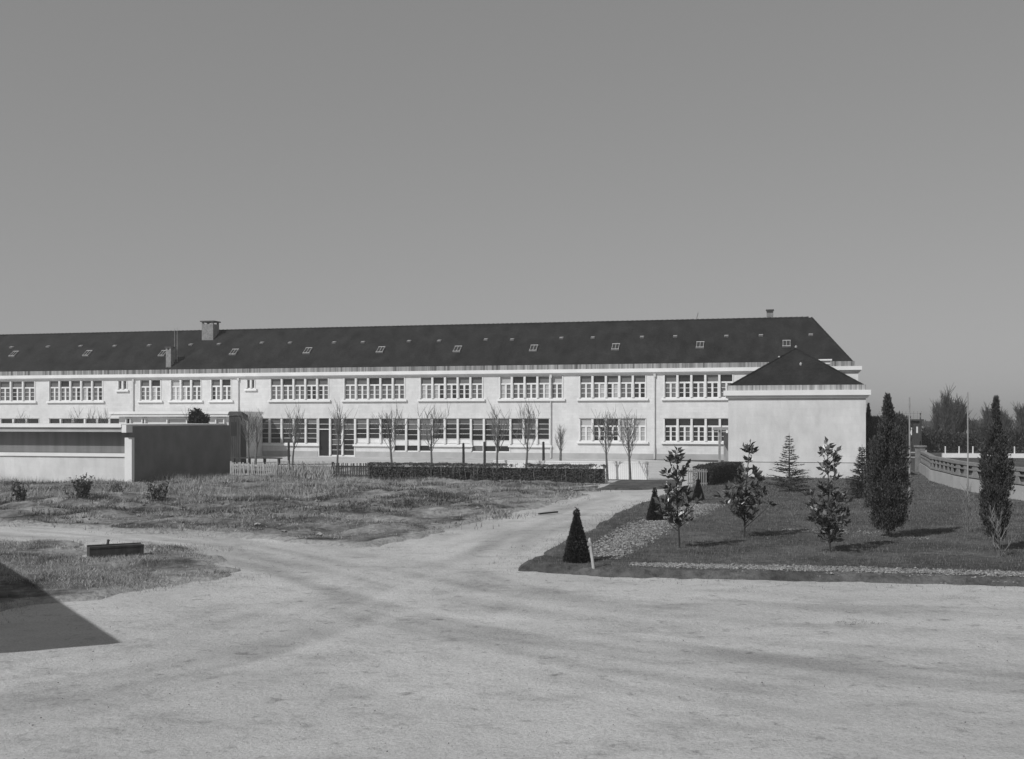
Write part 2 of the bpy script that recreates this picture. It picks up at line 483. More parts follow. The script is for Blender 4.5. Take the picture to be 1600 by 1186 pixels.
clump = lambda x, y: np.clip((fbm(x * .8 + 40, y * .8 + 7) - .40) * 5, .03, 1)
blades('meadow_grass', mh, mbox, 950000, .04, .13, .013, [M['dry'], M['weed']], clump, ('rough dry grass and weeds growing over the waste ground left of the path', 'grass'),
       lambda x, y: .4 + 2.6 * np.clip((fbm(x * .5 + 3, y * .5) - .42) * 2.6, 0, 1) * np.clip((y - 27) / 14, .12, 1) * np.clip((57.0 - y - x * .255) / 3, .12, 1), lean=1.4)
blades('tall_dry_grass', mh, mbox, 280000, .12, .42, .008, [M['dry'], M['dry']], lambda x, y: np.clip((fbm(x * .5 + 13, y * .7 + 2) - .47) * 8, 0, 1) * np.clip((y - 40) / 6, 0, 1) * np.clip((-3 - x) / 5, 0, 1) * (y + x * .255 < 54.5),
       ('taller pale dry grass standing in front of the shelter walls and fences', 'grass'), lean=.9)
blades('dark_weeds', mh, mbox, 260000, .06, .2, .016, M['leaf_bush'], lambda x, y: np.clip((fbm(x * .42 + 71, y * .9 + 33) - .49) * 12, 0, 1) * np.clip((y - 31) / 6, 0, 1) * (y + x * .255 < 53),
       ('dark low weeds in patches across the rough meadow', 'weeds'), lean=1.2)
blades('verge_grass', sh, sbox, 200000, .03, .10, .012, [M['dry'], M['weed']], clump, ('short patchy weeds on the tongue of ground in the left foreground', 'grass'), lean=1.4)
blades('lawn_grass', lh, lbox, 520000, .03, .085, .011, M['lawnblade'], lambda x, y: .55 + .45 * clump(x, y), ('short dark mown grass around the young magnolias', 'grass'))

def stones(name, pts, r0, r1, label, cat, sink=.25, mat='stone'):
    n = len(pts)
    base = np.array([(1, 0, 0), (0, 1, 0), (-1, 0, 0), (0, -1, 0), (0, 0, .75), (0, 0, -.6), (.65, .65, .35), (-.65, .65, .4), (.65, -.65, .3), (-.65, -.65, .35)])
    tri = np.array([(0, 6, 4), (6, 1, 4), (1, 7, 4), (7, 2, 4), (2, 9, 4), (9, 3, 4), (3, 8, 4), (8, 0, 4), (6, 0, 5), (1, 6, 5), (7, 1, 5), (2, 7, 5), (9, 2, 5), (3, 9, 5), (8, 3, 5), (0, 8, 5)])
    r = r0 + (r1 - r0) * rng.random(n) ** 2
    V = base[None] * (1 + .5 * (rng.random((n, 10, 3)) - .5))
    V = V * r[:, None, None] * (.7 + .7 * rng.random((n, 1, 3)))
    a = rng.uniform(0, 6.28, n); c, s = np.cos(a), np.sin(a)
    X = V[..., 0] * c[:, None] - V[..., 1] * s[:, None]; Y = V[..., 0] * s[:, None] + V[..., 1] * c[:, None]
    V = np.stack([X, Y, V[..., 2]], -1) + pts[:, None, :]
    V[..., 2] += (r * sink)[:, None]
    T = (tri[None] + (np.arange(n) * 10)[:, None, None]).reshape(-1, 3)
    o = npmesh(name, V.reshape(-1, 3), T, M[mat])
    tag(o, label, cat, kind='stuff')

def strip_points(line, wid, n):
    line = np.array(line); seg = np.diff(line, axis=0); L = np.hypot(seg[:, 0], seg[:, 1])
    s = rng.choice(len(L), n, p=L / L.sum()); t = rng.random(n)
    p = line[s] + seg[s] * t[:, None]
    nrm = np.stack([-seg[s, 1], seg[s, 0]], 1) / L[s][:, None]
    w = np.array(wid); ww = w[s] * (1 - t) + w[s + 1] * t
    p = p + nrm * ((rng.random(n) + rng.random(n) - 1) * .75 * ww)[:, None]
    z, _ = lh(p[:, 0], p[:, 1])
    return np.stack([p[:, 0], p[:, 1], z], 1)
stones('path_edging', strip_points([P(930, 874, .12), P(958, 857, .12), P(1008, 827, .12), P(1062, 804, .12), P(1108, 788, .12)], [.75, 1.05, 1.15, 1.2, 1.0], 9000), .010, .040,
       'broad band of pale rubble stones between the conical bushes', 'edging stones')
stones('lawn_edging', strip_points([P(985, 884, .10), P(1120, 887.5, .10), P(1300, 892, .10), P(1540, 899.5, .10), P(1720, 904.5, .10)], [.4, .75, .8, .8, .8], 8000), .008, .032,
       'narrow band of pale stones along the front of the lawn', 'edging stones')
stones('bed_gravel', strip_points([P(1225, 828, .12), P(1320, 832, .12), P(1400, 838, .12), P(1450, 845, .12)], [.4, 1.2, 1.3, .3], 500), .01, .03,
       'faint pale gravel patch on the lawn behind the rightmost magnolia', 'gravel')
n = 2600
yy = 9 + 30 * rng.random(n) ** 1.3; xx = (rng.random(n) - .5) * yy * 1.05
k = (sdist(lawn_poly, xx, yy) < -.1)
stones('pebbles', np.stack([xx[k], yy[k], 0 * xx[k]], 1), .003, .011, 'loose pebbles scattered over the sandy yard', 'pebbles')
def yard_h(x, y): return ground_z(x, y), 1 + 0 * x
blades('yard_tufts', yard_h, (2, 17, 12, 22), 60000, .01, .035, .008, M['weed'], lambda x, y: np.clip((fbm(x * 1.1 + 5, y * 1.6 + 8) - .60) * 9, 0, 1) * (sdist(lawn_poly, x, y) < -.2),
       ('sparse tiny weed tufts in the sandy yard before the lawn', 'weeds'), lean=1.2)
xx = rng.uniform(-14, 3, 400); yy = rng.uniform(27, 46, 400)
zz, dd = mh(xx, yy); k = (dd > .1) & (rng.random(400) < .5)
stones('rubble', np.stack([xx[k], yy[k], zz[k]], 1), .02, .09, 'pale rubble bits littering the rough meadow', 'rubble')

# ---------------------------------------------------------------- the school
RZ = math.atan2(-.2475, .969)
DX = Vector((math.cos(RZ), math.sin(RZ), 0)); NY = Vector((-math.sin(RZ), math.cos(RZ), 0))
O = Vector((26.25, 83.9, 0))
def U(px, y=0.0, o=O):
    """distance along a front (y metres behind the line through o) at which the picture column px meets it"""
    q = (px - 800) / F; b = o + NY * y
    return (b.y * q - b.x) / (DX.x - DX.y * q)

school = empty('school_building', O, RZ)
tag(school, 'long white two-storey school with dark slate hipped roof and rows of windows', 'building')

UL = -104.0
Z_UT, Z_UB = 6.74, 4.86          # upper windows
Z_GT = 3.28
upper = [(-40, 55, 5), (76, 161, 5), (218, 252, 2), (266, 315, 3), (329, 362, 2), (422, 514, 5), (537, 633, 5), (656, 755, 5), (780, 880, 5), (905, 1010, 5), (1037, 1146, 5)]
small = [(184, 199), (385, 399)]
openings = []
for a, b, n in upper: openings.append((U(a), U(b), Z_UB, Z_UT))
for a, b in small: openings.append((U(a), U(b), 5.85, Z_UT - .05))
gbounds_px = [384, 401, 420, 439, 458, 477, 496.6, 515.6, 535, 554.8, 574.5, 594.8, 614.3, 634.5, 654, 674.5, 694.5, 714.7, 735.7, 756, 776.4, 797.4, 818.9, 839, 859.5]
gb = [U(p) for p in gbounds_px]
ground_w = [('w', 905, 1010, 5), ('w', 1037, 1147, 5), ('w', 76, 190, 6), ('w', -40, 62, 5)]
openings.append((gb[0], gb[6], 1.08, Z_GT))
openings.append((gb[6], gb[9], .06, Z_GT))
openings.append((gb[9], gb[12], 1.08, Z_GT))
openings.append((gb[12], gb[15], .48, Z_GT))
openings.append((gb[15], gb[18], 1.08, Z_GT))
openings.append((gb[18], gb[21], .48, Z_GT))
openings.append((gb[21], gb[24], 1.08, Z_GT))
for _, a, b, n in ground_w: openings.append((U(a), U(b), 1.42, Z_GT))

def wall_holes(mb, u0, u1, z0, z1, ops, depth=.22):
    us = sorted({u0, u1} | {o[0] for o in ops} | {o[1] for o in ops}); zs = sorted({z0, z1} | {o[2] for o in ops} | {o[3] for o in ops})
    for i in range(len(us) - 1):
        run = None
        for j in range(len(zs) - 1):
            uc, zc = (us[i] + us[i + 1]) / 2, (zs[j] + zs[j + 1]) / 2
            hole = any(o[0] < uc < o[1] and o[2] < zc < o[3] for o in ops)
            if not hole:
                if run is None: run = zs[j]
            if hole and run is not None:
                mb.quad((us[i], 0, run), (us[i + 1], 0, run), (us[i + 1], 0, zs[j]), (us[i], 0, zs[j])); run = None
        if run is not None:
            mb.quad((us[i], 0, run), (us[i + 1], 0, run), (us[i + 1], 0, z1), (us[i], 0, z1))
    for a, b, c, d in ops:
        mb.quad((a, 0, c), (a, depth, c), (a, depth, d), (a, 0, d)); mb.quad((b, depth, c), (b, 0, c), (b, 0, d), (b, depth, d))
        mb.quad((a, 0, d), (a, depth, d), (b, depth, d), (b, 0, d)); mb.quad((a, depth, c), (a, 0, c), (b, 0, c), (b, depth, c))
w = MB()
wall_holes(w, UL, 0, 0, 7.0, openings)
DEP = 10.6
w.quad((0, 0, 0), (0, DEP, 0), (0, DEP, 7), (0, 0, 7)); w.quad((UL, DEP, 0), (UL, 0, 0), (UL, 0, 7), (UL, DEP, 7)); w.quad((0, DEP, 0), (UL, DEP, 0), (UL, DEP, 7), (0, DEP, 7))
w.quad((UL, 0.25, .01), (0, .25, .01), (0, .25, .05), (UL, .25, .05))
w.build('wall', M['wall'], school)
pl = MB()                                        # grey foot of the wall, 3 cm proud, cut at the doors
edges = [UL, gb[6], gb[9], .03]
for i in range(0, len(edges), 2): pl.box(edges[i], edges[i + 1], -.035, -.001, 0, .46)
pl.build('plinth', M['plinth'], school)

c = MB()
c.box(UL, .14, -.14, -.002, 6.80, 6.93); c.box(UL, .26, -.27, -.002, 6.933, 7.22)
c.box(.002, .14, .0, DEP, 6.80, 6.93); c.box(.002, .26, .0, DEP, 6.933, 7.22)
c.build('cornice', M['conc'], school)
c = MB()
c.box(UL, -.22, -.22, -.10, 7.222, 7.60); c.box(-.34, -.22, -.098, DEP, 7.222, 7.60)
c.build('gutter', M['band'], school)

RZT, RY, RU = 11.46, 5.3, -3.34                   # ridge height, ridge depth, ridge end
def roof_z(y): return 7.50 + (RZT - 7.50) * (y + .09) / (RY + .09)
r = MB()
e0 = (UL, -.09, 7.5); e1 = (-.36, -.09, 7.5); e2 = (-.36, DEP + .3, 7.5); e3 = (UL, DEP + .3, 7.5)
k0 = (UL + 3, RY, RZT); k1 = (RU, RY, RZT)
r.add([e0, e1, e2, e3, k0, k1], [(0, 1, 5, 4), (1, 2, 5), (2, 3, 4, 5), (3, 0, 4), (0, 3, 2, 1)])
roof = r.build('roof', M['slate'], school)
rc = MB()
for i in range(int((RU - (UL + 3)) / .42)):
    x = UL + 3 + .42 * i; rc.tube([(x, RY, RZT - .02), (x + .41, RY, RZT + .0)], [.085, .10], 6)
for a, b in ((k1, e1), (k1, e2)):
    a = Vector(a); b = Vector(b); m = int((b - a).length / .42)
    for i in range(m): rc.tube([a + (b - a) * (i / m) + Vector((0, 0, -.02)), a + (b - a) * ((i + .97) / m) + Vector((0, 0, -.02))], [.08, .09], 6)
rc.build('ridge_tiles', M['slate'], roof)

rr = random.Random(3)
def window(parent, u0, u1, z0, z1, n, style, tones, sill=True, y=.16):
    """one window of n lights: painted frame and mullions, with panes and sill below it in the tree"""
    f = MB(); g = MB(); bw_ = .055; cw = (u1 - u0) / n; mw = .085
    f.box(u0, u1, y - .09, y, z1 - .06, z1); f.box(u0, u1, y - .09, y, z0, z0 + .08)
    for i in range(n + 1):
        x = u0 + cw * i
        a = max(u0, x - mw); b = min(u1, x + mw)
        f.box(a, b, y - .20, y - .001, z0 + .081, z1 - .061)
    for i in range(n):
        a = u0 + cw * i + mw; b = a + cw - 2 * mw
        if style == 'casement':
            zt = z0 + (z1 - z0) * .62
            f.box(a, b, y - .07, y - .003, zt, zt + .13)
            mid = (a + b) / 2
            f.box(mid - .075, mid + .075, y - .072, y - .003, z0 + .081, zt - .001)
            f.box(a, a + .06, y - .06, y - .003, z0 + .082, zt - .001); f.box(b - .06, b, y - .06, y - .003, z0 + .082, zt - .001)
            hh = (zt - z0 - .08) / 3
            for q in (1, 2):
                zz_ = z0 + .08 + hh * q
                f.box(a + .061, mid - .076, y - .04, y - .004, zz_ - .02, zz_ + .02); f.box(mid + .076, b - .061, y - .04, y - .004, zz_ - .02, zz_ + .02)
            rows = [(z0 + .08 + hh * q, z0 + .08 + hh * (q + 1)) for q in range(3)] ; cols = [(a, mid), (mid, b)]
            tn = tones[i % len(tones)]
            g.quad((a, y, zt + .1), (b, y, zt + .1), (b, y, z1 - .03), (a, y, z1 - .03), tn[0])
            for c0, c1 in cols:
                tt = tn[1] if rr.random() < .74 else rr.choice((0, 1, 1, 2))
                for q0, q1 in rows:
                    g.quad((c0, y, q0), (c1, y, q0), (c1, y, q1), (c0, y, q1), tt)
        elif style == 'bars':
            zb = z0 + .08; nr = tones[1]
            for q in range(nr):
                q0 = zb + (z1 - .06 - zb) * q / nr; q1 = zb + (z1 - .06 - zb) * (q + 1) / nr
                if q: f.box(a, b, y - .05, y - .003, q0 - .018, q0 + .018)
                tt = tones[0][min(nr - 1 - q, len(tones[0]) - 1)]
                if tt is None: f.box(a, b, y - .02, y - .002, q0 + .026, q1 - .026)
                else:
                    if rr.random() < (.55 if q >= nr - 2 else .12): tt = 1  # upper panes oftener mid grey, a reflection put into the glass colour
                    g.quad((a, y, q0), (b, y, q0), (b, y, q1), (a, y, q1), tt)
        elif style == 'plain':
            g.quad((a, y, z0 + .05), (b, y, z0 + .05), (b, y, z1 - .03), (a, y, z1 - .03), tones[0])
    fo = f.build('window', M['frame'], parent)
    g.build('pane', [M['g_dark'], M['g_mid'], M['g_pale']], fo if parent.type == 'EMPTY' else parent)
    if sill:
        s = MB(); s.box(u0 - .16, u1 + .16, -.16, .06, z0 - .17, z0 - .002); s.build('sill', M['white'], fo)
    return fo
T_MID = [(1, 1), (0, 1), (1, 1), (1, 0), (1, 1)]
tone_sets = {1037: [(1, 1), (0, 0), (0, 0), (1, 0), (0, 1)], 905: [(1, 1), (0, 1), (1, 0), (1, 1), (1, 0)], 780: [(2, 2), (0, 1), (0, 1), (1, 1), (2, 1)],
             76: [(1, 1), (0, 1), (1, 0), (1, 1), (1, 1)], 537: [(1, 1), (1, 1), (0, 1), (0, 1), (1, 1)], 266: [(2, 2), (1, 1), (1, 1)]}
for a, b, n in upper: window(school, U(a), U(b), Z_UB, Z_UT, n, 'casement', tone_sets.get(a, T_MID))
for a, b in small: window(school, U(a), U(b), 5.85, Z_UT - .05, 2, 'plain', [1])
for _, a, b, n in ground_w:
    ts = {905: [(2, 2), (0, 0), (0, 0), (2, 2), (2, 2)], 1037: [(0, 0)], 76: [(0, 0)], -40: [(0, 0)]}[a]
    window(school, U(a), U(b), 1.42, Z_GT, n, 'casement', ts)
window(school, gb[0], gb[6], 1.08, Z_GT, 6, 'bars', ([0, 0, 0, 0, 0], 5))
for a, b in ((9, 12), (15, 18), (21, 24)):
    window(school, gb[a], gb[b], 1.08, Z_GT, 3, 'bars', ([0, 0, 0, 0, None], 5))
for a, b in ((12, 15), (18, 21)):
    for i in range(a, b):
        fo = window(school, gb[i], gb[i + 1], .48, Z_GT, 1, 'bars', ([1, 0, 0, 0, None, 0], 6), sill=False)
        fo.name = 'glazed_door'
for i in (7, 8):
    fo = window(school, gb[i], gb[i + 1], .06, Z_GT, 1, 'bars', ([0, 0, 0, 0, 0, 0, 0], 7), sill=False)
    fo.name = 'glazed_door'
# the open doorway
f = MB(); a, b = gb[6], gb[7]
f.box(a, a + .1, .01, .16, .06, Z_GT); f.box(b - .1, b, .01, .16, .06, Z_GT); f.box(a + .101, b - .101, .03, .15, 2.3, 2.38); f.box(a + .101, b - .101, .03, .15, 2.76, 2.8)
dr = f.build('doorway', M['frame'], school)
dr['label'] = 'dark open doorway'
f = MB(); f.box(a + .1, b - .1, .17, .2, .06, 2.3); f.build('doorway_gloom', M['black'], dr)  # black slab painted in for the unlit inside of the open doorway
f = MB(); f.quad((a + .1, .155, 2.38), (b - .1, .155, 2.38), (b - .1, .155, Z_GT), (a + .1, .155, Z_GT)); f.build('pane', M['g_dark'], dr)
for px in (209, 373, 861, 1023):
    p = MB(); u = U(px); p.tube([(u, -.09, .05), (u, -.09, 6.8)], [.05, .05], 8)
    p.tube([(u, -.09, .05), (u, -.09, 1.0)], [.075, .075], 8)
    p.box(u - .09, u + .09, -.16, -.02, 6.55, 6.798)
    p.build('downpipe', M['pipe'], school)
# skylights and little roof vents
slope = math.atan2(RZT - 7.5, RY + .09)
def on_roof(px, py, lift=0.0):
    """where the sight line through a picture point meets the front slope, in school coordinates"""
    o = Vector((0, 0, H)) - O; o = Vector((o.dot(DX), o.dot(NY), o.z))
    d = Vector(((px - 800) / F, 1, (HOR - py) / F)); d = Vector((d.dot(DX), d.dot(NY), d.z))
    k = (RZT - 7.5) / (RY + .09)
    t = (7.5 + lift + k * (o.y + .09) - o.z) / (d.z - k * d.y)
    return o + d * t
Rs = Matrix.Rotation(slope, 4, 'X')
for px, py in ((22, 554), (137, 553), (255, 553), (366, 551), (481, 549), (595, 547.5), (715, 546.5), (834, 545), (962, 543), (1094, 540), (1229, 538)):
    c = on_roof(px, py)
    s = MB(); a, b, t = .25, .36, .13
    s.box(-a - .07, a + .07, -b - .08, -b, 0, t, 0); s.box(-a - .07, a + .07, b, b + .08, 0, t, 0); s.box(-a - .04, -a, -b + .001, b - .001, 0, t - .003, 1); s.box(a, a + .04, -b + .001, b - .001, 0, t - .003, 1)
    s.box(-.02, .02, -b + .001, b - .001, 0, t - .005, 1)
    o = s.build('skylight', [M['lead'], M['metal']], roof); o.matrix_local = Matrix.Translation(c) @ Rs
    s = MB(); s.quad((-a, -b, t - .04), (a, -b, t - .04), (a, b, t - .04), (-a, b, t - .04))
    q = s.build('skylight_glass', M['g_dark'], roof); q.matrix_local = Matrix.Translation(c) @ Rs
for px, py in ((18, 543), (75, 542), (126, 541), (179, 541), (233, 540), (298, 539), (342, 538), (409, 536), (453, 536), (522, 535.5), (567, 535), (639, 533.5), (686, 533), (759, 531), (800, 531), (877, 528.5),
               (926, 528), (1003, 527), (1055, 526), (1135, 525.5), (1189, 524.5), (1267, 523.5)):
    c = on_roof(px, py)
    s = MB()
    s.add([(-.17, -.14, 0), (.17, -.14, 0), (.13, -.14, .15), (-.13, -.14, .15), (-.17, .22, .0), (.17, .22, .0)], [(0, 1, 2, 3), (3, 2, 5, 4), (1, 5, 2), (0, 3, 4)])
    o = s.build('roof_vent', M['lead'], roof); o.matrix_local = Matrix.Translation(c) @ Rs
def chimney(parent, c, wx, wy, zb, zt, mat, capw=.12, louvre=True):
    s = MB(); s.box(c[0] - wx / 2, c[0] + wx / 2, c[1] - wy / 2, c[1] + wy / 2, zb, zt - .3)
    if louvre:
        for sx in (-1, 1):
            for sy in (-1, 1): s.box(c[0] + sx * (wx / 2 - .08) - .08, c[0] + sx * (wx / 2 - .08) + .08, c[1] + sy * (wy / 2 - .08) - .08, c[1] + sy * (wy / 2 - .08) + .08, zt - .3, zt - .1)
    o = s.build('chimney', mat, parent)
    s = MB(); s.box(c[0] - wx / 2 - capw, c[0] + wx / 2 + capw, c[1] - wy / 2 - capw, c[1] + wy / 2 + capw, zt - .099, zt)
    if not louvre: s.box(c[0] - wx / 2, c[0] + wx / 2, c[1] - wy / 2, c[1] + wy / 2, zt - .3, zt - .1)
    s.build('chimney_cap', M['soot_and_gap_dark'], o)
    return o
c = on_roof(323, 531)
chimney(school, (c.x + .1, c.y + .5), 1.15, 1.1, c.z - .3, c.z + 1.75, M['brick'])
c = on_roof(263, 574)
chimney(school, (c.x, c.y + .25), .5, .5, c.z - .3, c.z + 1.85, M['brick'], .08)
for dx in (-.1, .16):
    s = MB(); s.tube([(c.x + .3 + dx, c.y + .7, c.z + .3), (c.x + .3 + dx, c.y + .7, c.z + 3.6)], [.025, .018], 6); s.build('mast', M['metal'], school)
s = MB()
u = U(1203, RY + .6); chimney(school, (u, RY + .7), .52, .5, RZT - .8, RZT + .78, M['brick'], .06, louvre=False)
u = U(1087, RY); s.tube([(u, RY, RZT - .1), (u + .2, RY, RZT + .62)], [.06, .05], 6); s.build('vent_pipe', M['metal'], school)

# flat-roofed porch in front of the left of the school
y0 = -6.0
a, b = U(186, y0), U(357, y0)
s = MB(); s.box(a, b, y0, -.04, 0, 3.42); po = s.build('porch', M['wall'], school)
s = MB(); s.box(a - .5, b + .3, y0 - .45, -.66, 3.422, 3.62); s.box(a - .6, b + .4, y0 - .55, -.66, 3.623, 3.84); s.build('porch_roof', M['conc'], po)
for p0, p1, tn in ((198, 206, 0), (223, 229, 0), (262, 294, 2), (338, 352, 2)):
    pw = window(po, U(p0, y0), U(p1, y0), 1.0, 3.3, 1, 'plain', [tn], sill=False, y=y0 - .002)
    pw.name = 'porch_window'

# ---------------------------------------------------------------- the low wing on the right
A = Vector((11.53, 59.0, 0))
wing = empty('school_wing', A, RZ)
tag(wing, 'low windowless white wing with pyramid slate roof facing the lawn', 'building')
WW, WD = 7.0, 27.1
s = MB()
s.quad((0, 0, 0), (WW, 0, 0), (WW, 0, 4.4), (0, 0, 4.4)); s.quad((0, WD, 0), (0, 0, 0), (0, 0, 4.4), (0, WD, 4.4)); s.quad((WW, 0, 0), (WW, WD, 0), (WW, WD, 4.4), (WW, 0, 4.4)); s.quad((WW, WD, 0), (0, WD, 0), (0, WD, 4.4), (WW, WD, 4.4))
s.build('wall', M['annex'], wing)
s = MB(); s.box(-.03, WW + .03, -.035, -.001, 0, .91); s.box(-.035, -.001, .0, WD, 0, .91); s.box(WW + .001, WW + .035, 0, WD, 0, .91)
s.build('plinth', M['annex'], wing)
s = MB(); s.box(-.033, WW + .033, -.006, -.001, .912, .945); s.build('plinth_joint', M['soot_and_gap_dark'], wing)
s = MB()
s.box(-.12, WW + .12, -.12, WD, 4.32, 4.45); s.box(-.24, WW + .24, -.24, WD, 4.453, 4.72)
s.build('cornice', M['conc'], wing)
s = MB(); s.box(-.08, WW + .0, -.10, .0, 4.722, 4.99); s.box(-.08, .02, .001, WD, 4.722, 4.99); s.box(WW - .1, WW, .001, WD, 4.722, 4.99)
s.build('gutter', M['band_wing'], wing)
s = MB(); zr = 7.14
vv = [(-.02, -.04, 4.93), (WW - .06, -.04, 4.93), (WW - .06, WD, 4.93), (-.02, WD, 4.93), (WW / 2, 3.5, zr), (WW / 2, WD, zr)]
s.add(vv, [(0, 1, 4), (1, 2, 5, 4), (3, 0, 4, 5), (2, 3, 5), (0, 3, 2, 1)])
wr_ = s.build('roof', M['slate'], wing)
s = MB()
for a_, b_ in ((vv[0], vv[4]), (vv[1], vv[4]), (vv[4], vv[5])):
    a_ = Vector(a_); b_ = Vector(b_); m = int((b_ - a_).length / .4)
    for i in range(m): s.tube([a_ + (b_ - a_) * (i / m), a_ + (b_ - a_) * ((i + .96) / m)], [.05, .06], 6)
s.build('ridge_tiles', M['slate'], wr_)
for lx, ly, lz in ((WW / 2, 3.5, zr), (2.6, 2.62, 6.52), (3.75, 1.9, 6.12)):
    s = MB(); s.tube([(lx, ly, lz - .05), (lx, ly, lz + .1), (lx, ly, lz + .16)], [.05, .07, .02], 8); s.build('roof_vent', M['lead'], wr_)
o = chimney(wing, (5.35, 15.0), .62, .6, 5.6, 7.1, M['brick'], .12, louvre=False)
o.children[0].data.materials[0] = M['conc']
s = MB(); s.box(-1.6, -.002, 11.0, 13.6, 2.5, 2.68)
po = s.build('door_canopy', M['brick'], wing)
s = MB(); s.box(-1.25, -1.11, 11.1, 11.24, 0, 2.499); s.build('canopy_post', M['brick'], po)
s = MB(); s.box(-1.05, -.04, 13.2, 13.26, 0, 2.3); s.build('side_door', M['greywood'], po)

# ---------------------------------------------------------------- the shelter on the left
S0 = Vector((-18.6, 54.0, 0))
sh_ = empty('open_shelter', S0, RZ)
tag(sh_, 'low flat-roofed outbuilding with white lower wall and dark shaded side', 'shelter')
s = MB(); s.box(-22, -.28, 0, .22, 0, 1.36); s.build('low_wall', M['annex'], sh_)
s = MB(); s.box(-22, -.28, -.07, .26, 1.362, 1.52); s.build('coping', M['conc'], sh_)
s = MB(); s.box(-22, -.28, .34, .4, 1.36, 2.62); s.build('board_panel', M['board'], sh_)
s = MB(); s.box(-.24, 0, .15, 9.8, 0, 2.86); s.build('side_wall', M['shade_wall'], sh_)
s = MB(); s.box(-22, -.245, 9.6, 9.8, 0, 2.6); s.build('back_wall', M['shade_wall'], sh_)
s = MB(); s.box(-22, -.26, -.32, 9.9, 2.58, 2.77, 1); s.box(-22.05, -.255, -.42, 9.95, 2.80, 2.95, 0); s.box(-22, -.27, -.25, 9.8, 2.771, 2.799, 1); s.build('roof_slab', [M['conc'], M['plinth']], sh_)
s = MB(); s.box(-.29, .10, -.08, .149, 0, 2.30); s.box(-.25, .0, -.39, .14, 2.55, 2.93); s.build('pier', M['conc'], sh_)

# building outside the picture on the left whose roof corner throws the foreground shadow
hb = 5.0; tip = Vector((*P(186, 1000.5), 0))
Cn = tip + SUN_H * (hb / math.tan(SUN_EL))
e1_ = Vector((-.895, -.445, 0)); e2_ = Vector((-.55, .835, 0))
ob = empty('flat_roofed_house', Cn)
tag(ob, 'flat-roofed house beyond the left edge, its roof corner shading the sandy yard', 'building')
s = MB(); c4 = [Vector((0, 0, 0)), e1_ * 9, e1_ * 9 + e2_ * 12, e2_ * 12]
v = [tuple(p + Vector((0, 0, hb - .22))) for p in c4] + [tuple(p + Vector((0, 0, hb))) for p in c4]
s.add(v, [(0, 1, 2, 3), (7, 6, 5, 4), (0, 4, 5, 1), (1, 5, 6, 2), (2, 6, 7, 3), (3, 7, 4, 0)]); s.build('roof_slab', M['conc'], ob)
s = MB(); c5 = [e1_ * 4 + e2_ * 2, e1_ * 8.6 + e2_ * 2, e1_ * 8.6 + e2_ * 11.5, e1_ * 4 + e2_ * 11.5]
v = [tuple(p) for p in c5] + [tuple(p + Vector((0, 0, hb - .222))) for p in c5]
s.add(v, [(0, 3, 2, 1), (4, 5, 6, 7), (0, 1, 5, 4), (1, 2, 6, 5), (2, 3, 7, 6), (3, 0, 4, 7)]); s.build('wall', M['wall'], ob)

# dark hut at the end of the porch
hp = Vector(((358 - 800) * 80 / F, 80.0, 0))
hut = empty('wooden_hut', hp, RZ)
tag(hut, 'tall narrow dark wooden hut standing beyond the shaded shelter wall', 'hut')
s = MB()
s.add([(0, 0, 0), (.95, 0, 0), (.95, .8, 0), (0, .8, 0), (0, 0, 3.45), (.95, 0, 3.45), (.95, .8, 2.9), (0, .8, 3.45)], [(0, 1, 5, 4), (1, 2, 6, 5), (2, 3, 7, 6), (3, 0, 4, 7), (4, 5, 6, 7)])
for i in range(6): s.box(.0 + i * .16, .13 + i * .16, -.025, -.001, 0, 3.4)
s.build('wall', M['darkwood'], hut)
s = MB(); s.add([(-.08, -.1, 3.46), (1.08, -.1, 3.46), (1.15, .9, 3.0), (-.08, .9, 3.46), (-.08, .1, 3.74), (.92, .1, 3.76), (1.0, .9, 3.5), (-.08, .9, 3.74)], [(3, 2, 1, 0), (4, 5, 6, 7), (0, 1, 5, 4), (1, 2, 6, 5), (2, 3, 7, 6), (3, 0, 4, 7)])
s.build('roof', M['darkwood'], hut)
s = MB(); s.box(.14, .56, -.04, -.026, 2.0, 3.0); s.build('hut_window', M['g_dark'], hut)

# ---------------------------------------------------------------- fences and hedges
LB = Vector((-7.57, 58.2, 0))                                    # line of the hedge and fences
def on_line(px, o=LB): return U(px, 0, o)
def fence(name, o, t0, t1, hgt, step, pw, mat, label, cat, rails=(.25, .8), post=2.4, jitter=.0, seed=0, solid=False):
    rn = random.Random(seed)
    f = empty(name, o + DX * t0, RZ); tag(f, label, cat); L = t1 - t0
    s = MB(); x = 0
    while x < L:
        a = rn.gauss(0, jitter); hh = hgt * (1 + rn.gauss(0, jitter * .35))
        s.beam((x, -.02 + rn.gauss(0, jitter * .1), .05), (x + a * hh, -.02, hh), pw, .02); x += step * (1 + rn.gauss(0, jitter))
    s.build('pickets', mat, f)
    s = MB()
    for z in rails: s.beam((0, .02, hgt * z), (L, .02, hgt * z), .04, .08)
    if solid: s.box(-.03, L + .03, -.05, .05, hgt, hgt + .07)
    s.build('rail', mat, f)
    k = max(1, round(L / post))
    for i in range(k + 1):
        p = MB(); x = L * i / k; p.box(x - .05, x + .05, .045, .14, 0, hgt * 1.06); p.build('post', mat, f)
    return f
fence('picket_fence', LB, on_line(360), on_line(432), .86, .115, .045, M['palewood'], 'grey picket fence beside the dark shelter wall', 'fence', jitter=.05, seed=2)
fence('picket_fence', LB, on_line(519), on_line(578), .88, .13, .05, M['darkwood'], 'dark picket fence between the brushwood and the hedge', 'fence', jitter=.04, seed=4)
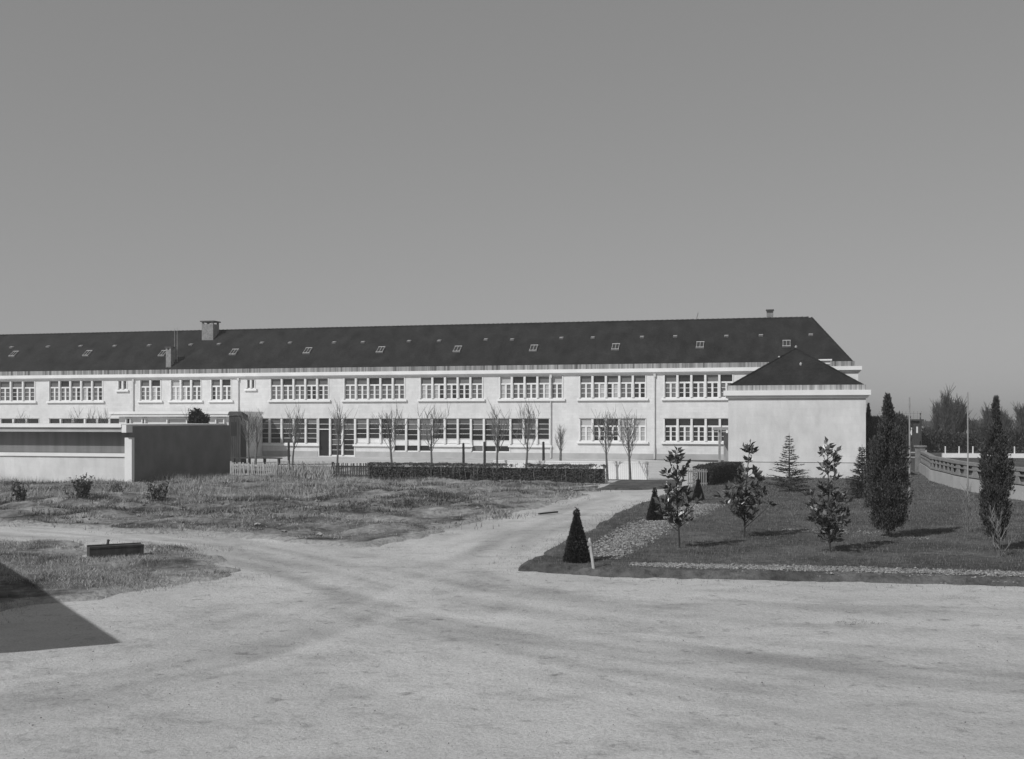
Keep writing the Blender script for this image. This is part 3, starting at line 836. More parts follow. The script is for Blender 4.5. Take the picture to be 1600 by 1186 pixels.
# leaning brushwood
bf = empty('brushwood_fence', LB + DX * on_line(430), RZ)
tag(bf, 'tangled pale brushwood fence leaning next to the grey pickets', 'fence')
s = MB(); L = on_line(522) - on_line(430); rn = random.Random(8)
for i in range(170):
    x = rn.uniform(0, L); a = rn.gauss(0, .28); hh = rn.uniform(.5, 1.02)
    s.tube([(x, rn.uniform(-.35, .1), 0), (x + a * hh * .5 + rn.gauss(0, .03), rn.uniform(-.3, .05), hh * .5), (x + a * hh, rn.uniform(-.25, .05), hh)], [.024, .019, .012], 4)
s.build('sticks', M['palewood'], bf)
s = MB(); s.beam((0, .1, .75), (L, .1, .82), .04, .05); s.build('rail', M['darkwood'], bf)
WF = Vector((7.04, 57.6, 0))
fence('white_fence', WF, U(772, 0, WF), 0.0, .92, .105, .09, M['white'], 'white boarded fence behind the hedge with a flat top rail', 'fence', rails=(.15, .85), solid=True)

def hedge(name, loc, rz, L, Wd, Hh, n, label, seed, mat='leaf_hedge', lsz=(.04, .09), stems=True):
    rg = np.random.default_rng(seed)
    h = empty(name, loc, rz); tag(h, label, 'hedge')
    x = rg.uniform(0, L, n); y = (rg.random(n) - .5) * Wd; z = Hh * (1 - rg.random(n) ** 1.3) 
    side = rg.random(n)
    y = np.where(side < .45, -Wd / 2 + rg.exponential(.05, n), np.where(side < .6, Wd / 2 - rg.exponential(.05, n), y))
    z = np.where(side > .72, Hh - rg.exponential(.05, n), rg.uniform(.02, Hh, n))
    bul = (fbm(x * 1.4 + seed, z * 1.8) - .45) * .22
    y = y + np.where(y < 0, -bul, bul); z = z + (fbm(x * 2.2, x * 0 + seed) - .45) * .12 * (z / Hh)
    k = fbm(x * 2.5 + 3, z * 2.5 + seed) > .30
    p = np.stack([x, y, np.maximum(z, .02)], 1)[k]
    d = rg.normal(size=p.shape) + np.array([0, -.3, .5])
    V, T = leaf_arrays(p, d, rg.uniform(lsz[0], lsz[1], len(p)), .6, rg)
    npmesh('foliage', V, T, M[mat], h)
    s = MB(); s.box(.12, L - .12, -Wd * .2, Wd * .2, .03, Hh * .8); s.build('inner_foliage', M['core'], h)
    if stems:
        s = MB(); rn = random.Random(seed)
        for i in range(int(L * 5)):
            xx_ = rn.uniform(.05, L - .05); yy_ = rn.choice((-1, 1)) * Wd * rn.uniform(.3, .52)
            s.tube([(xx_, yy_ * .7, 0), (xx_ + rn.gauss(0, .03), yy_, Hh * .5), (xx_ + rn.gauss(0, .06), yy_, Hh * rn.uniform(.85, 1.08))], [.016, .013, .008], 4)
        s.build('stems', M['greywood'], h)
    return h
t0, t1 = on_line(576), on_line(948)
hedge('clipped_hedge', LB + DX * t0 - NY * .0, RZ, t1 - t0, .75, .90, 26000, 'long clipped dark hedge across the front of the school yard', 21)
a_ = Vector((8.75, 51.2, 0)); b_ = Vector((11.6, 57.9, 0)); dd_ = b_ - a_
hedge('clipped_hedge', a_, math.atan2(dd_.y, dd_.x), dd_.length, .95, .98, 17000, 'short clipped hedge running back towards the windowless wing', 33, mat='leaf_box', stems=False)
lf = empty('lath_fence', a_ + Vector((-.62, -.12, 0)), 0)
tag(lf, 'short lath fence panel closing the end of the short hedge', 'fence')
s = MB()
for i in range(9): s.box(.0 + i * .1, .045 + i * .1, -.02, .0, .05, .9)
s.build('pickets', M['greywood'], lf)
s = MB(); s.box(-.03, .9, .002, .04, .2, .27); s.box(-.03, .9, .002, .04, .75, .82); s.build('rail', M['greywood'], lf)
# long low bench / rail at the school foot, and posts
bp_ = Vector(((360 - 800) * 79 / F, 79.0, 0))
be = empty('low_bench', bp_, RZ); tag(be, 'long low dark bench in the yard behind the picket fence', 'bench')
s = MB(); s.box(0, 3.9, 0, .32, .40, .48); s.build('seat', M['darkwood'], be)
for x in (.2, 1.4, 2.6, 3.7):
    s = MB(); s.box(x - .05, x + .05, .03, .29, 0, .399); s.build('leg', M['darkwood'], be)
for px, top, Y, lab in ((451, 690, 64, 'thin dark post beside a bare tree behind the brushwood fence'), (724, 692, 62, 'dark post left of the pair in front of the glazed doors'),
                        (757, 690, 62, 'dark post right of the pair in front of the glazed doors'), (849, 690, 60, 'dark post near the white downpipe at the end of the glazing')):
    o = empty('yard_post', ((px - 800) * Y / F, Y, 0)); tag(o, lab, 'post', 'dark posts standing in the yard')
    s = MB(); hz = ZP(top, Y); s.tube([(0, 0, 0), (.01, 0, hz * .6), (0, 0, hz - .03), (0, 0, hz)], [.075, .07, .065, .04], 8); s.build('shaft', M['darkwood'], o)
    s = MB(); s.box(-.09, .09, -.09, .09, 0, .06); s.build('foot', M['darkwood'], o)

# ---------------------------------------------------------------- trees
def bend(rn, p, d, L, n, wob, up=.0):
    pts = [Vector(p)]; d = Vector(d).normalized()
    for i in range(n):
        d = (d + Vector((rn.gauss(0, wob), rn.gauss(0, wob), up + rn.gauss(0, wob * .4)))).normalized()
        pts.append(pts[-1] + d * (L / n))
    return pts
def bare_tree(px, Y, topy, label, seed, group=None, forkf=.5, spread=.5, thick=1.0, nb=9, twigs=6, base_z=0, name='bare_tree', tw=1.0, mat='bark'):
    rn = random.Random(seed)
    Ht = ZP(topy, Y) - base_z
    o = empty(name, ((px - 800) * Y / F, Y, base_z)); tag(o, label, 'tree', group)
    s = MB()
    trunk = bend(rn, (0, 0, -.05), (0, 0, 1), Ht * .8, 7, .035, .05)
    r0 = .056 * thick
    s.tube(trunk, [r0 * (1.15 - .12 * i) if i < 6 else r0 * .3 for i in range(8)], 7)
    s.build('trunk', M[mat], o, True)
    s = MB()
    for b in range(nb):
        f = forkf + (1 - forkf) * .95 * (b / nb) ** 1.2
        fi = f * 7 / 1.0 * .8; i = min(6, int(fi)); p = trunk[i].lerp(trunk[i + 1], min(1, fi - i))
        a = b * 2.4 + rn.uniform(-.5, .5); sp = spread * rn.uniform(.7, 1.3)
        L = Ht * rn.uniform(.28, .42) * (1.15 - .35 * (b / nb))
        pts = bend(rn, p, (math.cos(a) * sp, math.sin(a) * sp, 1), L, 5, .09, .05)
        s.tube(pts, [r0 * .28, r0 * .23, r0 * .18, r0 * .13, r0 * .09, .004 * tw], 5)
        for q in range(twigs):
            k = rn.uniform(.8, 4.6); i = int(k); pp = pts[i].lerp(pts[i + 1], k - i)
            aa = rn.uniform(0, 6.28); ss = rn.uniform(.25, .8)
            tp = bend(rn, pp, (math.cos(aa) * ss, math.sin(aa) * ss, 1), L * rn.uniform(.3, .6), 3, .1, .05)
            s.tube(tp, [.010 * tw, .008 * tw, .006 * tw, .003 * tw], 4, cap=False)
    s.build('branches', M['fartwig' if name == 'far_tree' else 'twig'], o)
    return o
yard = 'young bare trees in the school yard'
for args in (
    (388, 66, 632, 'slender bare tree closest to the dark wooden hut', 1, .55, .35, .8),
    (399, 78, 634, 'thick-stemmed bare tree in front of the leftmost ground floor windows', 2, .4, .35, 1.6),
    (457, 66, 625, 'bare tree behind the brushwood fence with a fanned crown', 3, .5, .6, 1.1),
    (527, 62.5, 622, 'bare tree in front of the glazed panels right of the dark doorway', 4, .45, .3, 1.1),
    (614, 61, 618, 'bare tree at the left end of the long hedge with a wide twiggy top', 5, .5, .6, 1.2),
    (674, 60.2, 620, 'bare tree before the middle of the ground floor glazing, between two posts', 6, .5, .6, 1.1),
    (777, 59, 622, 'bare tree where the white fence top begins above the hedge', 7, .5, .65, 1.1),
    (822, 58.2, 612, 'tall bare tree below the upper window with one pale blind', 8, .5, .5, 1.1),
    (876, 76, 655, 'short stubby bare tree against the blank wall right of the downpipe', 9, .35, .3, 1.6),
    (949, 57.4, 626, 'bare tree at the right end of the long hedge', 10, .5, .5, 1.1),
    (985, 56.4, 624, 'bare tree standing in front of the white boarded fence', 11, .42, .45, 1.2)):
    px, Y, ty, lab, sd_, fk, sp, th = args
    bare_tree(px, Y, ty, lab, sd_, yard, fk, sp, th, 12, 9, tw=1.1)
for args in ((40, 74, 634, 'bare treetop above the shelter roof near the left edge', 12), (115, 74, 632, 'bare treetop above the middle of the shelter roof', 13),
             (155, 72, 630, 'darker bare treetop above the shelter roof near its right end', 14), (306, 82, 622, 'thin bare treetop rising above the round dark bush', 15)):
    bare_tree(args[0], args[1], args[2], args[3], args[4], 'bare trees behind the shelter', .5, .55, 1.0, 12, 8, tw=1.1)

def round_bush(px, Y, topy, rad, label, seed):
    rg = np.random.default_rng(seed); Ht = ZP(topy, Y)
    o = empty('round_bush', ((px - 800) * Y / F, Y, 0)); tag(o, label, 'bush')
    s = MB(); s.tube([(0, 0, -.05), (.03, 0, Ht - rad * 2), (0, .02, Ht - rad)], [.09, .07, .03], 7); s.build('trunk', M['bark'], o)
    n = 3200; d = unit(rg.normal(size=(n, 3))); r_ = rad * (.55 + .45 * rg.random(n) ** .4) * (1 + (fbm(d[:, 0] * 3 + 5, d[:, 2] * 3 + d[:, 1] * 2) - .45) * 1.5)
    p = d * r_[:, None] * np.array([1, 1, 1.15]) + np.array([0, 0, Ht - rad * 1.1])
    V, T = leaf_arrays(p, d + rg.normal(size=p.shape) * .6, rg.uniform(.08, .16, n), .6, rg); npmesh('crown', V, T, M['leaf_bush'], o)
    return o
round_bush(309, 71, 642, .52, 'round dark bush showing above the shaded shelter wall', 40)

def topiary(px, by, topy, wpx, label, seed):
    rg = np.random.default_rng(seed); X, Y = P(px, by, .1); Ht = ZP(topy, Y) - .1; R = wpx * Y / F / 2
    o = empty('conical_bush', (X, Y, .10)); tag(o, label, 'topiary bush', 'clipped conical bushes along the path')
    n = 9000
    z = 1 - np.sqrt(rg.random(n)); a = rg.uniform(0, 6.283, n)
    prof = np.where(z < .86, R * (1 - (z / .93) ** 1.25), R * .17 * (1 - z) / .14 + .012) * np.clip(.86 + z * 2, 0, 1)
    bul = 1 + (fbm(a * 2.2 + seed, z * 7) - .45) * .28
    r_ = prof * bul * (1 - .22 * rg.random(n) ** 2)
    p = np.stack([np.cos(a) * r_, np.sin(a) * r_, z * Ht], 1)
    d = np.stack([np.cos(a) * .8, np.sin(a) * .8, .75 + 0 * a], 1) + rg.normal(size=(n, 3)) * .5
    V, T = leaf_arrays(p, d, rg.uniform(.025, .06, n), .55, rg); npmesh('crown', V, T, M['leaf_box'], o)
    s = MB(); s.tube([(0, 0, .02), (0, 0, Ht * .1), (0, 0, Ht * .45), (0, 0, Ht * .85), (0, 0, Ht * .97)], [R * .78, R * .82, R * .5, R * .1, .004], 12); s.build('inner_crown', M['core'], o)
    s = MB(); s.tube([(0, 0, -.08), (0, 0, .15)], [.04, .03], 6); s.build('trunk', M['bark'], o)
topiary(901, 880, 793, 40, 'dark clipped conical bush standing by the pale stake', 50)
topiary(1023, 815, 762, 25, 'small dark clipped cone just left of the leftmost magnolia', 51)
topiary(1091, 783, 748, 18, 'smallest clipped cone, half hidden right of the leftmost magnolia', 52)
X, Y = P(929, 896.5)
o = empty('wooden_stake', (X, Y, 0)); tag(o, 'short pale leaning stake at the corner of the lawn', 'stake')
s = MB(); s.tube([(0, 0, -.05), (-.05, .02, .35), (-.1, .05, .70), (-.1, .05, .74)], [.036, .032, .03, .012], 7); s.build('shaft', M['palewood'], o)
s = MB(); s.beam((-.102, .05, .58), (-.104, .05, .64), .085, .085); s.build('band', M['greywood'], o)

def magnolia(px, by, topy, label, seed, tiers):
    """tiers: (height fraction, radius m, number of leaf whorls)"""
    rn = random.Random(seed); rg = np.random.default_rng(seed)
    X, Y = P(px, by, .1); Ht = ZP(topy, Y) - .1
    o = empty('magnolia_tree', (X, Y, .10)); tag(o, label, 'tree', 'young magnolias on the lawn')
    s = MB(); trunk = bend(rn, (0, 0, -.08), (0, 0, 1), Ht * .97, 10, .03, .06)
    s.tube(trunk, [.025 - .0018 * i for i in range(11)], 7); s.build('trunk', M['darkbark'], o, True)
    s = MB(); ends = []
    for hf, rad, nw in tiers:
        for k_ in range(max(1, round(nw * .72))):
            f = min(.98, max(.12, hf + rn.gauss(0, .02)))
            a = rn.uniform(0, 6.283); L = rad * rn.uniform(.55, 1.6)
            z0_ = max(.12, f - .4 * L / Ht - .05); ii = z0_ * 10; i = min(9, int(ii)); p = trunk[i].lerp(trunk[i + 1], ii - i)
            pts = bend(rn, p, (math.cos(a), math.sin(a), .65), L, 4, .12, .12)
            s.tube(pts, [.010, .009, .007, .006, .004], 5); ends.append((pts[-1], (pts[-1] - pts[-2]).normalized()))
            if L > .25 and rn.random() < .25: ends.append((pts[2], (pts[2] - pts[1]).normalized()))
    ends.append((trunk[-1], Vector((0, 0, 1))))
    s.build('branches', M['darkbark'], o)
    pp = []; dv = []; Ls = []
    for e, d in ends:
        m = rn.randint(5, 8)
        for i in range(m):
            t = Vector((rn.gauss(0, 1), rn.gauss(0, 1), rn.gauss(.02, .7))).normalized()
            pp.append(e - d * rn.uniform(0, .12) + t * .01); dv.append(d * .7 + t); Ls.append(rn.uniform(.12, .22))
    V, T = leaf_arrays(np.array(pp), np.array(dv), np.array(Ls), .52, rg, .3)
    npmesh('crown', V, T, M['leaf_mag'], o)
magnolia(1062, 858, 694, 'leftmost young magnolia with a bare gap below its top tuft, beside the small cone', 61,
         [(.36, .42, 7), (.42, .46, 11), (.49, .44, 10), (.56, .38, 5), (.64, .36, 5), (.67, .34, 4), (.80, .34, 5), (.86, .32, 6), (.97, .14, 3), (.98, .1, 3)])
magnolia(1163, 841, 681, 'middle magnolia with a thin leafy spike, before the windowless wing', 62,
         [(.31, .5, 6), (.36, .62, 12), (.40, .64, 14), (.47, .58, 13), (.55, .46, 10), (.62, .38, 8), (.7, .3, 6), (.78, .12, 2), (.86, .14, 3), (.92, .14, 3), (.98, .13, 4)])
magnolia(1297, 864, 682, 'tallest magnolia, rightmost, with foliage nearly down to the grass', 63,
         [(.22, .42, 6), (.28, .55, 12), (.33, .58, 14), (.42, .56, 13), (.5, .52, 11), (.57, .5, 8), (.64, .4, 6), (.71, .3, 4), (.79, .26, 5), (.85, .2, 3), (.92, .24, 5), (.98, .14, 4)])

def fir(px, Y, topy, rad, label, seed, dens=1.0, mat='leaf_fir', bz=.1, name='young_fir'):
    rn = random.Random(seed); rg = np.random.default_rng(seed)
    Ht = ZP(topy, Y) - bz
    o = empty(name, ((px - 800) * Y / F, Y, bz)); tag(o, label, 'tree')
    s = MB(); s.tube([(0, 0, -.05), (.01, 0, Ht * .5), (0, 0, Ht * .9), (0, 0, Ht)], [.05, .03, .014, .004], 6); s.build('trunk', M['bark'], o)
    s = MB(); pp = []; dv = []
    z = .12
    while z < Ht * .95:
        f = 1 - z / Ht; nb = max(3, int((4 + 6 * f) * dens))
        for k_ in range(nb):
            a = rn.uniform(0, 6.283); L = rad * (f ** 1.7 * rn.uniform(.6, 1.15) + .05)
            d = Vector((math.cos(a), math.sin(a), .18)); p0 = Vector((0, 0, z))
            p1 = p0 + d * L * .6; p2 = p0 + Vector((d.x, d.y, .28 - .15 * f)) * L
            s.tube([p0, p1, p2], [.012, .008, .004], 4, cap=False)
            m = int(6 + 48 * L * dens)
            for i in range(m):
                t = rn.uniform(.15, 1.0); q = p0.lerp(p1, t / .6) if t < .6 else p1.lerp(p2, (t - .6) / .4)
                sd2 = rn.choice((-1, 1)); w_ = Vector((-d.y, d.x, 0)) * sd2 * rn.uniform(.3, 1)
                pp.append(q + w_ * rn.uniform(0, .12 * L)); dv.append(Vector((d.x, d.y, .1)) * .7 + w_ + Vector((0, 0, rn.gauss(0, .3))))
        z += rn.uniform(.07, .13) * (Ht / 2.7)
    s.build('branches', M['bark'], o)
    V, T = leaf_arrays(np.array(pp), np.array(dv), rg.uniform(.07, .16, len(pp)), .16, rg); npmesh('crown', V, T, M[mat], o)
fir(1233, 47, 676, 1.3, 'thin pale young fir in front of the wall between two magnolias', 71, .9)
fir(1347, 43, 694, .95, 'young fir half hidden left of the tall cypress', 72, 1.3, 'leaf_cyp')

def column(px, by, topy, wpx, label, seed, n=14000, mat='leaf_cyp', name='cypress', bz=.1, lift=.14, sp=.14):
    rg = np.random.default_rng(seed); X, Y = P(px, by, bz); Ht = ZP(topy, Y) - bz; R = wpx * Y / F / 2
    o = empty(name, (X, Y, bz)); tag(o, label, 'tree')
    s = MB(); s.tube([(0, 0, -.05), (.02, 0, Ht * .3), (0, 0, Ht * .8)], [.04, .035, .015], 7); s.build('trunk', M['darkbark'], o)
    m = 260; zc = lift + (1 - lift) * rg.random(m) ** 1.05; ac = rg.uniform(0, 6.283, m)
    prof = lambda q: np.clip(np.minimum((q - lift) / .22 + .45, 1), 0, 1) * np.where(q > .84, .24 * np.clip((1.0 - q) / .16, 0.05, 1) ** .9, np.clip(1.0 - .76 * np.clip((q - .58) / .26, 0, 1), 0, 1))
    rc_ = R * prof(zc) * (.35 + .85 * rg.random(m))
    ci = rg.integers(0, m, n)
    C = np.stack([np.cos(ac) * rc_, np.sin(ac) * rc_, zc * Ht], 1)[ci]
    p = C + rg.normal(size=(n, 3)) * np.array([.07, .07, .13]) * (R / .55) * (.35 + .65 * prof(zc))[ci][:, None]
    rad = np.hypot(p[:, 0], p[:, 1])[:, None]
    d = np.concatenate([p[:, :2] / np.maximum(rad, .05) * .45, np.ones((n, 1))], 1) + rg.normal(size=(n, 3)) * .35
    V, T = leaf_arrays(p, d, rg.uniform(.035, sp, n), .38, rg); npmesh('crown', V, T, M[mat], o)
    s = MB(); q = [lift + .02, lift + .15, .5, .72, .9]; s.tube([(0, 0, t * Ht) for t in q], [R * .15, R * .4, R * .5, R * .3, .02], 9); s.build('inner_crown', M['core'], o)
column(1387, 842, 622, 54, 'tall dark columnar cypress on the lawn right of the wing', 81, 34000, lift=.09, sp=.095)
column(1357, 745, 632, 18, 'narrow dark conifer pressed against the right corner of the wing', 82, 5000, lift=.02)
column(1556, 862, 622, 38, 'dark bushy conifer at the right edge of the lawn', 83, 24000, lift=.1, sp=.10)
# bare saplings and twigs near the right edge
bare_tree(1512, P(1512, 838)[1], 742, 'low bare shrub of thin twigs left of the conifer at the right edge', 91, None, .08, .55, .35, 12, 5, .08, 'bare_shrub', .8)
bare_tree(1562, P(1562, 880)[1], 770, 'low bare shrub of thin twigs at the far right of the lawn', 92, None, .08, .6, .35, 12, 5, .08, 'bare_shrub', .8)
bare_tree(1238, P(1238, 812)[1], 772, 'low twiggy shrub below the pale young fir', 93, None, .08, .8, .3, 10, 5, .08, 'bare_shrub', .8)

# weeds standing before the shelter
def weed(px, by, topy, label, seed, wd=.45, mat='leaf_bush', n=16):
    rn = random.Random(seed); rg = np.random.default_rng(seed); X, Y = P(px, by); Ht = ZP(topy, Y)
    o = empty('tall_weed', (X, Y, 0)); tag(o, label, 'weeds', 'tall weeds in the meadow')
    s = MB(); pp = []; dv = []
    for i in range(n):
        pts = bend(rn, (rn.gauss(0, wd * .3), rn.gauss(0, wd * .3), 0), (rn.gauss(.12, .3), rn.gauss(0, .3), 1), Ht * rn.uniform(.6, 1.08), 5, .06)
        s.tube(pts, [.014, .012, .01, .008, .006, .003], 4, cap=False)
        for k_ in range(22):
            t = rn.uniform(1.2, 5); j = min(4, int(t)); pp.append(pts[j].lerp(pts[j + 1], t - j)); dv.append(Vector((rn.gauss(0, 1), rn.gauss(0, 1), rn.uniform(.2, 1.3))))
    s.build('stems', M['darkwood'], o)
    V, T = leaf_arrays(np.array(pp), np.array(dv), rg.uniform(.06, .15, len(pp)), .35, rg); npmesh('leaves', V, T, M[mat], o)
weed(128, 784, 742, 'dark leaning weed clump in front of the white lower wall', 101, .5, 'leaf_bush', 30)
weed(245, 786, 751, 'weed clump in front of the shaded side wall, near its front corner', 102, .55)
weed(180, 776, 757, 'low wispy weeds along the foot of the white lower wall', 103, .9, 'weed', 14)
weed(28, 790, 752, 'weed clump at the left edge of the picture before the wall', 104)

# ---------------------------------------------------------------- bits lying about
X, Y = P(140, 876)
o = empty('timber_trough', (X, Y, .0), math.radians(28)); tag(o, 'dark heavy timber trough lying on the left foreground verge', 'trough')
s = MB(); s.add([(0, 0, 0), (1.18, 0, .02), (1.18, .5, .02), (0, .5, 0), (.0, .0, .27), (1.18, .0, .29), (1.18, .46, .29), (.0, .46, .27)], [(0, 3, 2, 1), (0, 1, 5, 4), (1, 2, 6, 5), (2, 3, 7, 6), (3, 0, 4, 7), (4, 5, 6, 7)])
s.build('body', M['darkwood'], o)
s = MB(); s.box(.0, 1.19, -.01, .06, .265, .305); s.box(.0, 1.19, .42, .48, .265, .305); s.build('rim', M['darkwood'], o)
X, Y = P(168, 852)
o = empty('wooden_peg', (X, Y, 0)); tag(o, 'small dark peg sticking up behind the timber trough', 'peg')
s = MB(); s.tube([(0, 0, 0), (.02, 0, .13), (.03, 0, .15)], [.035, .03, .012], 6); s.build('shaft', M['darkwood'], o)
s = MB(); s.tube([(.02, 0, .12), (.024, 0, .14)], [.042, .042], 8); s.build('collar', M['soot_and_gap_dark'], o)
def plank(px0, py0, px1, py1, w_, h_, mat, label, name='loose_plank', z=.0):
    a = P(px0, py0); b = P(px1, py1); s = MB()
    s.beam((0, 0, h_ / 2), (b[0] - a[0], b[1] - a[1], h_ / 2), w_, h_)
    o = s.build(name, M[mat]); o.location = (a[0], a[1], z); tag(o, label, 'plank')
plank(842, 804, 871, 801, .07, .05, 'darkwood', 'dark plank lying across the path')
plank(884, 766, 928, 763, .5, .09, 'palewood', 'broad pale plank lying in front of the right end of the hedge', z=.04)
plank(893, 769, 922, 766, .12, .06, 'greywood', 'narrow grey plank lying just before the broad pale one', z=.03)

# ---------------------------------------------------------------- right background: wall, poles, sheds, far trees
wl = [(23.65, 63.8, 1.36), (22.2, 59, 1.36), (21.0, 55.25, 1.36), (20.3, 51.5, 1.36), (19.85, 49.4, 1.36), (19.54, 47, 1.36), (19.4, 44.5, 1.36), (19.4, 41, 1.36), (19.6, 37, 1.36)]
pts2 = []
for i in range(len(wl) - 1):
    for k_ in range(2): pts2.append(tuple(np.array(wl[i]) * (1 - k_ / 2) + np.array(wl[i + 1]) * (k_ / 2)))
pts2.append(wl[-1])
rw = empty('parapet_wall', (wl[0][0], wl[0][1], 0)); tag(rw, 'curving pale parapet wall with rows of triangular openings right of the lawn', 'wall')
OW = Vector((wl[0][0], wl[0][1], 0))
def offs(i, w_):
    a = Vector(pts2[max(0, i - 1)][:2]); b = Vector(pts2[min(len(pts2) - 1, i + 1)][:2]); d = (b - a).normalized(); n_ = Vector((d.y, -d.x))
    p = Vector(pts2[i][:2]) - OW.xy; return p + n_ * w_
def ribbon(mb, w0, w1, zf0, zf1):
    for i in range(len(pts2) - 1):
        v = []
        for j in (i, i + 1):
            zt = pts2[j][2]; z0_, z1_ = zf0(zt), zf1(zt)
            for ww_, zz_ in ((w0, z0_), (w1, z0_), (w1, z1_), (w0, z1_)):
                q = offs(j, ww_); v.append((q.x, q.y, zz_))
        mb.add(v, [(0, 4, 5, 1), (1, 5, 6, 2), (2, 6, 7, 3), (3, 7, 4, 0)] + ([(0, 1, 2, 3)] if i == 0 else []) + ([(7, 6, 5, 4)] if i == len(pts2) - 2 else []))
s = MB(); ribbon(s, -.16, .16, lambda t: -.1, lambda t: t * .5); s.build('base_wall', M['plinth'], rw)
s = MB(); ribbon(s, -.1, .1, lambda t: t * .5 + .002, lambda t: t * .5 + .05); s.build('joint', M['soot_and_gap_dark'], rw)
s = MB(); ribbon(s, -.14, .14, lambda t: t - .13, lambda t: t)
ribbon(s, -.13, .13, lambda t: t * .5 + .052, lambda t: t * .5 + .14)
ribbon(s, .031, .115, lambda t: t * .78 - .03, lambda t: t * .78 + .03)
s2 = MB(); ribbon(s2, .0, .03, lambda t: t * .5 + .14, lambda t: t - .13); s2.build('gap_gloom', M['soot_and_gap_dark'], rw)  # added dark sheet, painting the gloom seen through the triangular openings
# triangular gaps: upright tapered blocks (wide at the foot) between the rails
acc = 0
for i in range(len(pts2) - 1):
    a = Vector((*offs(i, 0), 0)); b = Vector((*offs(i + 1, 0), 0)); L = (b - a).length; d = (b - a) / L; n_ = Vector((d.y, -d.x, 0)) * .1
    m = max(1, round(L / .95)); st = L / m
    zt = (pts2[i][2] + pts2[i + 1][2]) / 2
    for k_ in range(m):
        c = a + d * (st * (k_ + .5))
        for z0_, z1_ in ((zt * .5 + .12, zt * .78 - .02), (zt * .78 + .02, zt - .11)):
            for side in (-1,):
                w0, w1 = st * .36, st * .14
                v = []
                for sn in (-1, 1):
                    for ww_, zz_ in ((-w0, z0_), (w0, z0_), (w1, z1_), (-w1, z1_)):
                        q = c + d * ww_ + n_ * (.95 + .1 * sn); v.append((q.x, q.y, zz_))
                s.add(v, [(0, 1, 2, 3), (7, 6, 5, 4), (0, 4, 5, 1), (1, 5, 6, 2), (2, 6, 7, 3), (3, 7, 4, 0)])
s.build('balustrade', M['brick'], rw)
s = MB()
q = offs(0, 0); s.box(q.x - .22, q.x + .22, q.y + .1, q.y + .54, 0, 1.58); s.box(q.x - .28, q.x + .28, q.y + .04, q.y + .6, 1.582, 1.68); s.build('end_pier', M['brick'], rw)

def pole(px, by, topy, r_, label, mat, arm=False):
    X, Y = P(px, by); o = empty('wooden_pole', (X, Y, 0)); tag(o, label, 'pole')
    s = MB(); z = ZP(topy, Y); s.tube([(0, 0, -.05), (.01, 0, z * .5), (0, 0, z - .03), (0, 0, z)], [r_, r_ * .88, r_ * .7, r_ * .3], 8); s.build('shaft', M[mat], o)
    s = MB(); s.tube([(0, 0, z - .35), (0, 0, z - .25)], [r_ * .95, r_ * .95], 8); s.build('band', M['metal'], o)
pole(1421, 788, 620, .038, 'slim pole on the lawn immediately right of the tall cypress', 'greywood')
pole(1512, 782, 612, .034, 'slim pole in front of the curving parapet wall', 'greywood')
pole(1438, 712, 645, .07, 'distant dark pole beside the dark shed', 'darkwood')

s0 = Vector(((1372 - 800) * 104 / F, 104, 0))
o = empty('dark_shed', s0, RZ * .3); tag(o, 'distant dark flat-topped shed beyond the cypress', 'building')
s = MB(); s.box(0, 4.0, 0, 5, 0, 3.05); s.build('wall', M['darkwood'], o)
s = MB(); s.box(-.15, 4.15, -.2, 5.2, 3.052, 3.2); s.build('roof', M['soot_and_gap_dark'], o)
s = MB()
for i in range(12): s.box(.1 + i * .35, .14 + i * .35, 0, .04, 3.2, 3.95)
s.box(.05, 4.05, -.01, .05, 3.72, 3.76); s.build('railing', M['metal'], o)
s = MB(); s.box(2.85, 3.1, -.03, -.002, 1.7, 2.5); s.box(3.5, 3.65, -.03, -.002, 1.9, 2.5); s.build('window', M['white'], o)
s0 = Vector(((1473 - 800) * 92 / F, 92, 0))
o = empty('kerb_wall', s0, -.12); tag(o, 'low white wall with thin posts beyond the parapet wall', 'wall')
s = MB(); s.box(0, 7.5, 0, .3, 0, .36); s.build('base_wall', M['white'], o)
for i in range(7):
    s = MB(); s.box(.2 + i * 1.1, .28 + i * 1.1, .1, .18, .361, .95); s.build('post', M['conc'], o)
s0 = Vector(((1426 - 800) * 80 / F, 80, 0))
o = empty('rail_fence', s0, -.1); tag(o, 'far low rail fence between the cypress and the parapet end', 'fence')
s = MB(); s.beam((-1.5, 0, .45), (1.0, 0, .45), .05, .07); s.beam((-1.5, 0, .8), (1.0, 0, .8), .05, .07); s.build('rail', M['palewood'], o)
for x in (-1.4, -.2, .95):
    s = MB(); s.box(x - .05, x + .05, .026, .1, 0, .95); s.build('post', M['palewood'], o)

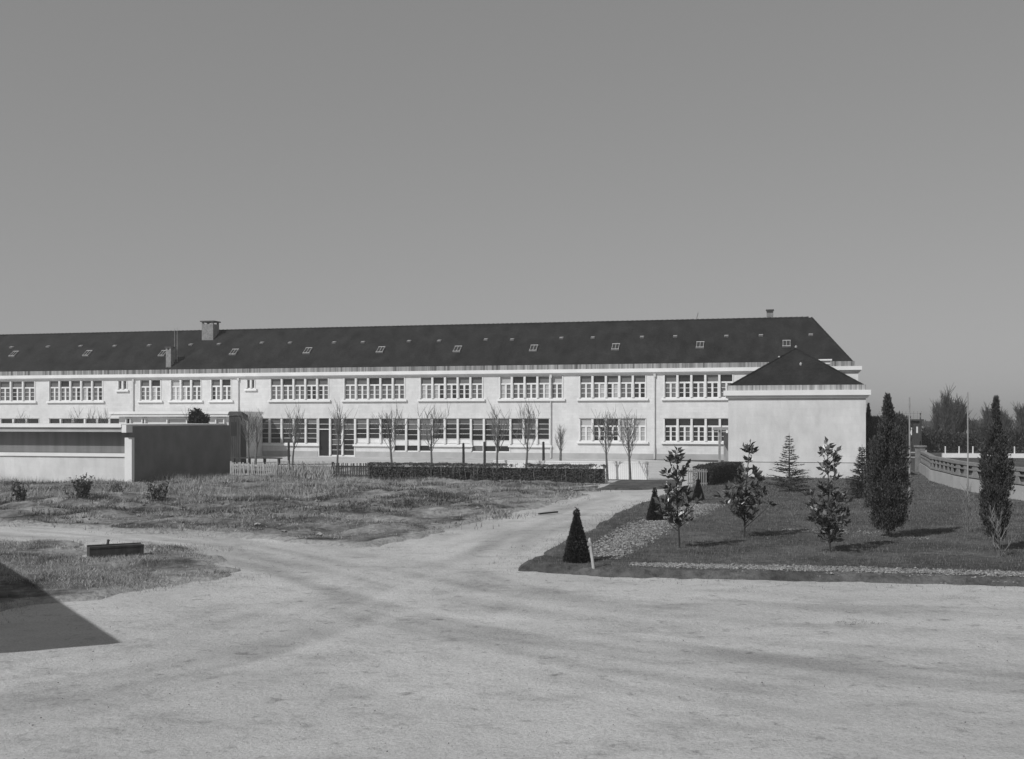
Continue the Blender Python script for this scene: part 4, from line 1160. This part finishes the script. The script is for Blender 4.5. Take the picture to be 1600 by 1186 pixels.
far = 'far trees on the right'
fl = [(1449, 118, 660, 'far bare tree nearest the dark shed', .5), (1464, 120, 620, 'far bare poplar, leftmost of the tall clump', .22), (1478, 112, 600, 'tallest far bare poplar', .22),
      (1490, 116, 612, 'far bare poplar right beside the tallest', .25), (1503, 118, 615, 'far bare poplar on the right of the tall clump', .3), (1521, 121, 650, 'far bare tree behind the slim pole', .5),
      (1545, 112, 626, 'far bare tree behind the conifer at the right edge', .35), (1572, 115, 634, 'far bare tree close to the right edge', .45), (1598, 110, 622, 'far bare tree at the right edge of the picture', .4), (1632, 112, 640, 'far bare tree outside the right edge', .45)]
for i, (px, Y, ty, lab, sp) in enumerate(fl):
    bare_tree(px, Y, ty, lab, 200 + i, far, .12, sp * .8, 1.6, 44, 15, 0, 'far_tree', 2.6)
def far_bush(px0, px1, Y, topy, label, seed, n=6000):
    rg = np.random.default_rng(seed); L = (px1 - px0) * Y / F; Ht = ZP(topy, Y)
    o = empty('far_hedgerow', ((px0 - 800) * Y / F, Y, 0)); tag(o, label, 'hedgerow')
    x = rg.uniform(0, L, n); hh = Ht * (.62 + .75 * fbm(x * .7 + seed, x * 0 + 2)); z = hh * rg.random(n) ** .7; y = rg.normal(0, .6, n)
    p = np.stack([x, y, z], 1); d = rg.normal(size=p.shape) * .6 + np.array([0, 0, 1])
    V, T = leaf_arrays(p, d, rg.uniform(.2, .5, n), .3, rg); npmesh('foliage', V, T, M['leaf_bush'], o)
far_bush(1352, 1418, 96, 652, 'dark far shrubs behind the cypress', 301)
far_bush(1436, 1536, 108, 676, 'dark far hedgerow under the poplars', 302, 9000)
far_bush(1530, 1720, 106, 668, 'dark far hedgerow beyond the conifer at the right edge', 303, 14000)
def treeline():
    rg = np.random.default_rng(77); n = 26000
    x = rg.uniform(60, 420, n); z = 2.3 * (.5 + fbm(x * .12, x * 0 + 4)) * rg.random(n) ** .7; y = 300 + rg.normal(0, 5, n)
    p = np.stack([x, y, z], 1); d = rg.normal(size=p.shape) * .5 + np.array([0, 0, 1])
    V, T = leaf_arrays(p, d, rg.uniform(.5, 1.0, n), .5, rg)
    tag(npmesh('far_wood', V, T, M['leaf_bush']), 'low dark wood along the horizon on the right', 'wood', kind='stuff')
treeline()

# ---------------------------------------------------------------- the air
hz = MB(); hz.box(-3010, 3010, -210, 4010, -1.0, 14.0)
hm = bpy.data.materials.new('haze'); hm.use_nodes = True
ht = hm.node_tree; ht.nodes.clear()
ho = ht.nodes.new('ShaderNodeOutputMaterial'); hv = ht.nodes.new('ShaderNodeVolumePrincipled')
hv.inputs['Color'].default_value = (.9, .9, .9, 1); hv.inputs['Density'].default_value = .0009; hv.inputs['Anisotropy'].default_value = .2
ht.links.new(hv.outputs[0], ho.inputs['Volume'])
tag(hz.build('haze', hm), kind='stuff')
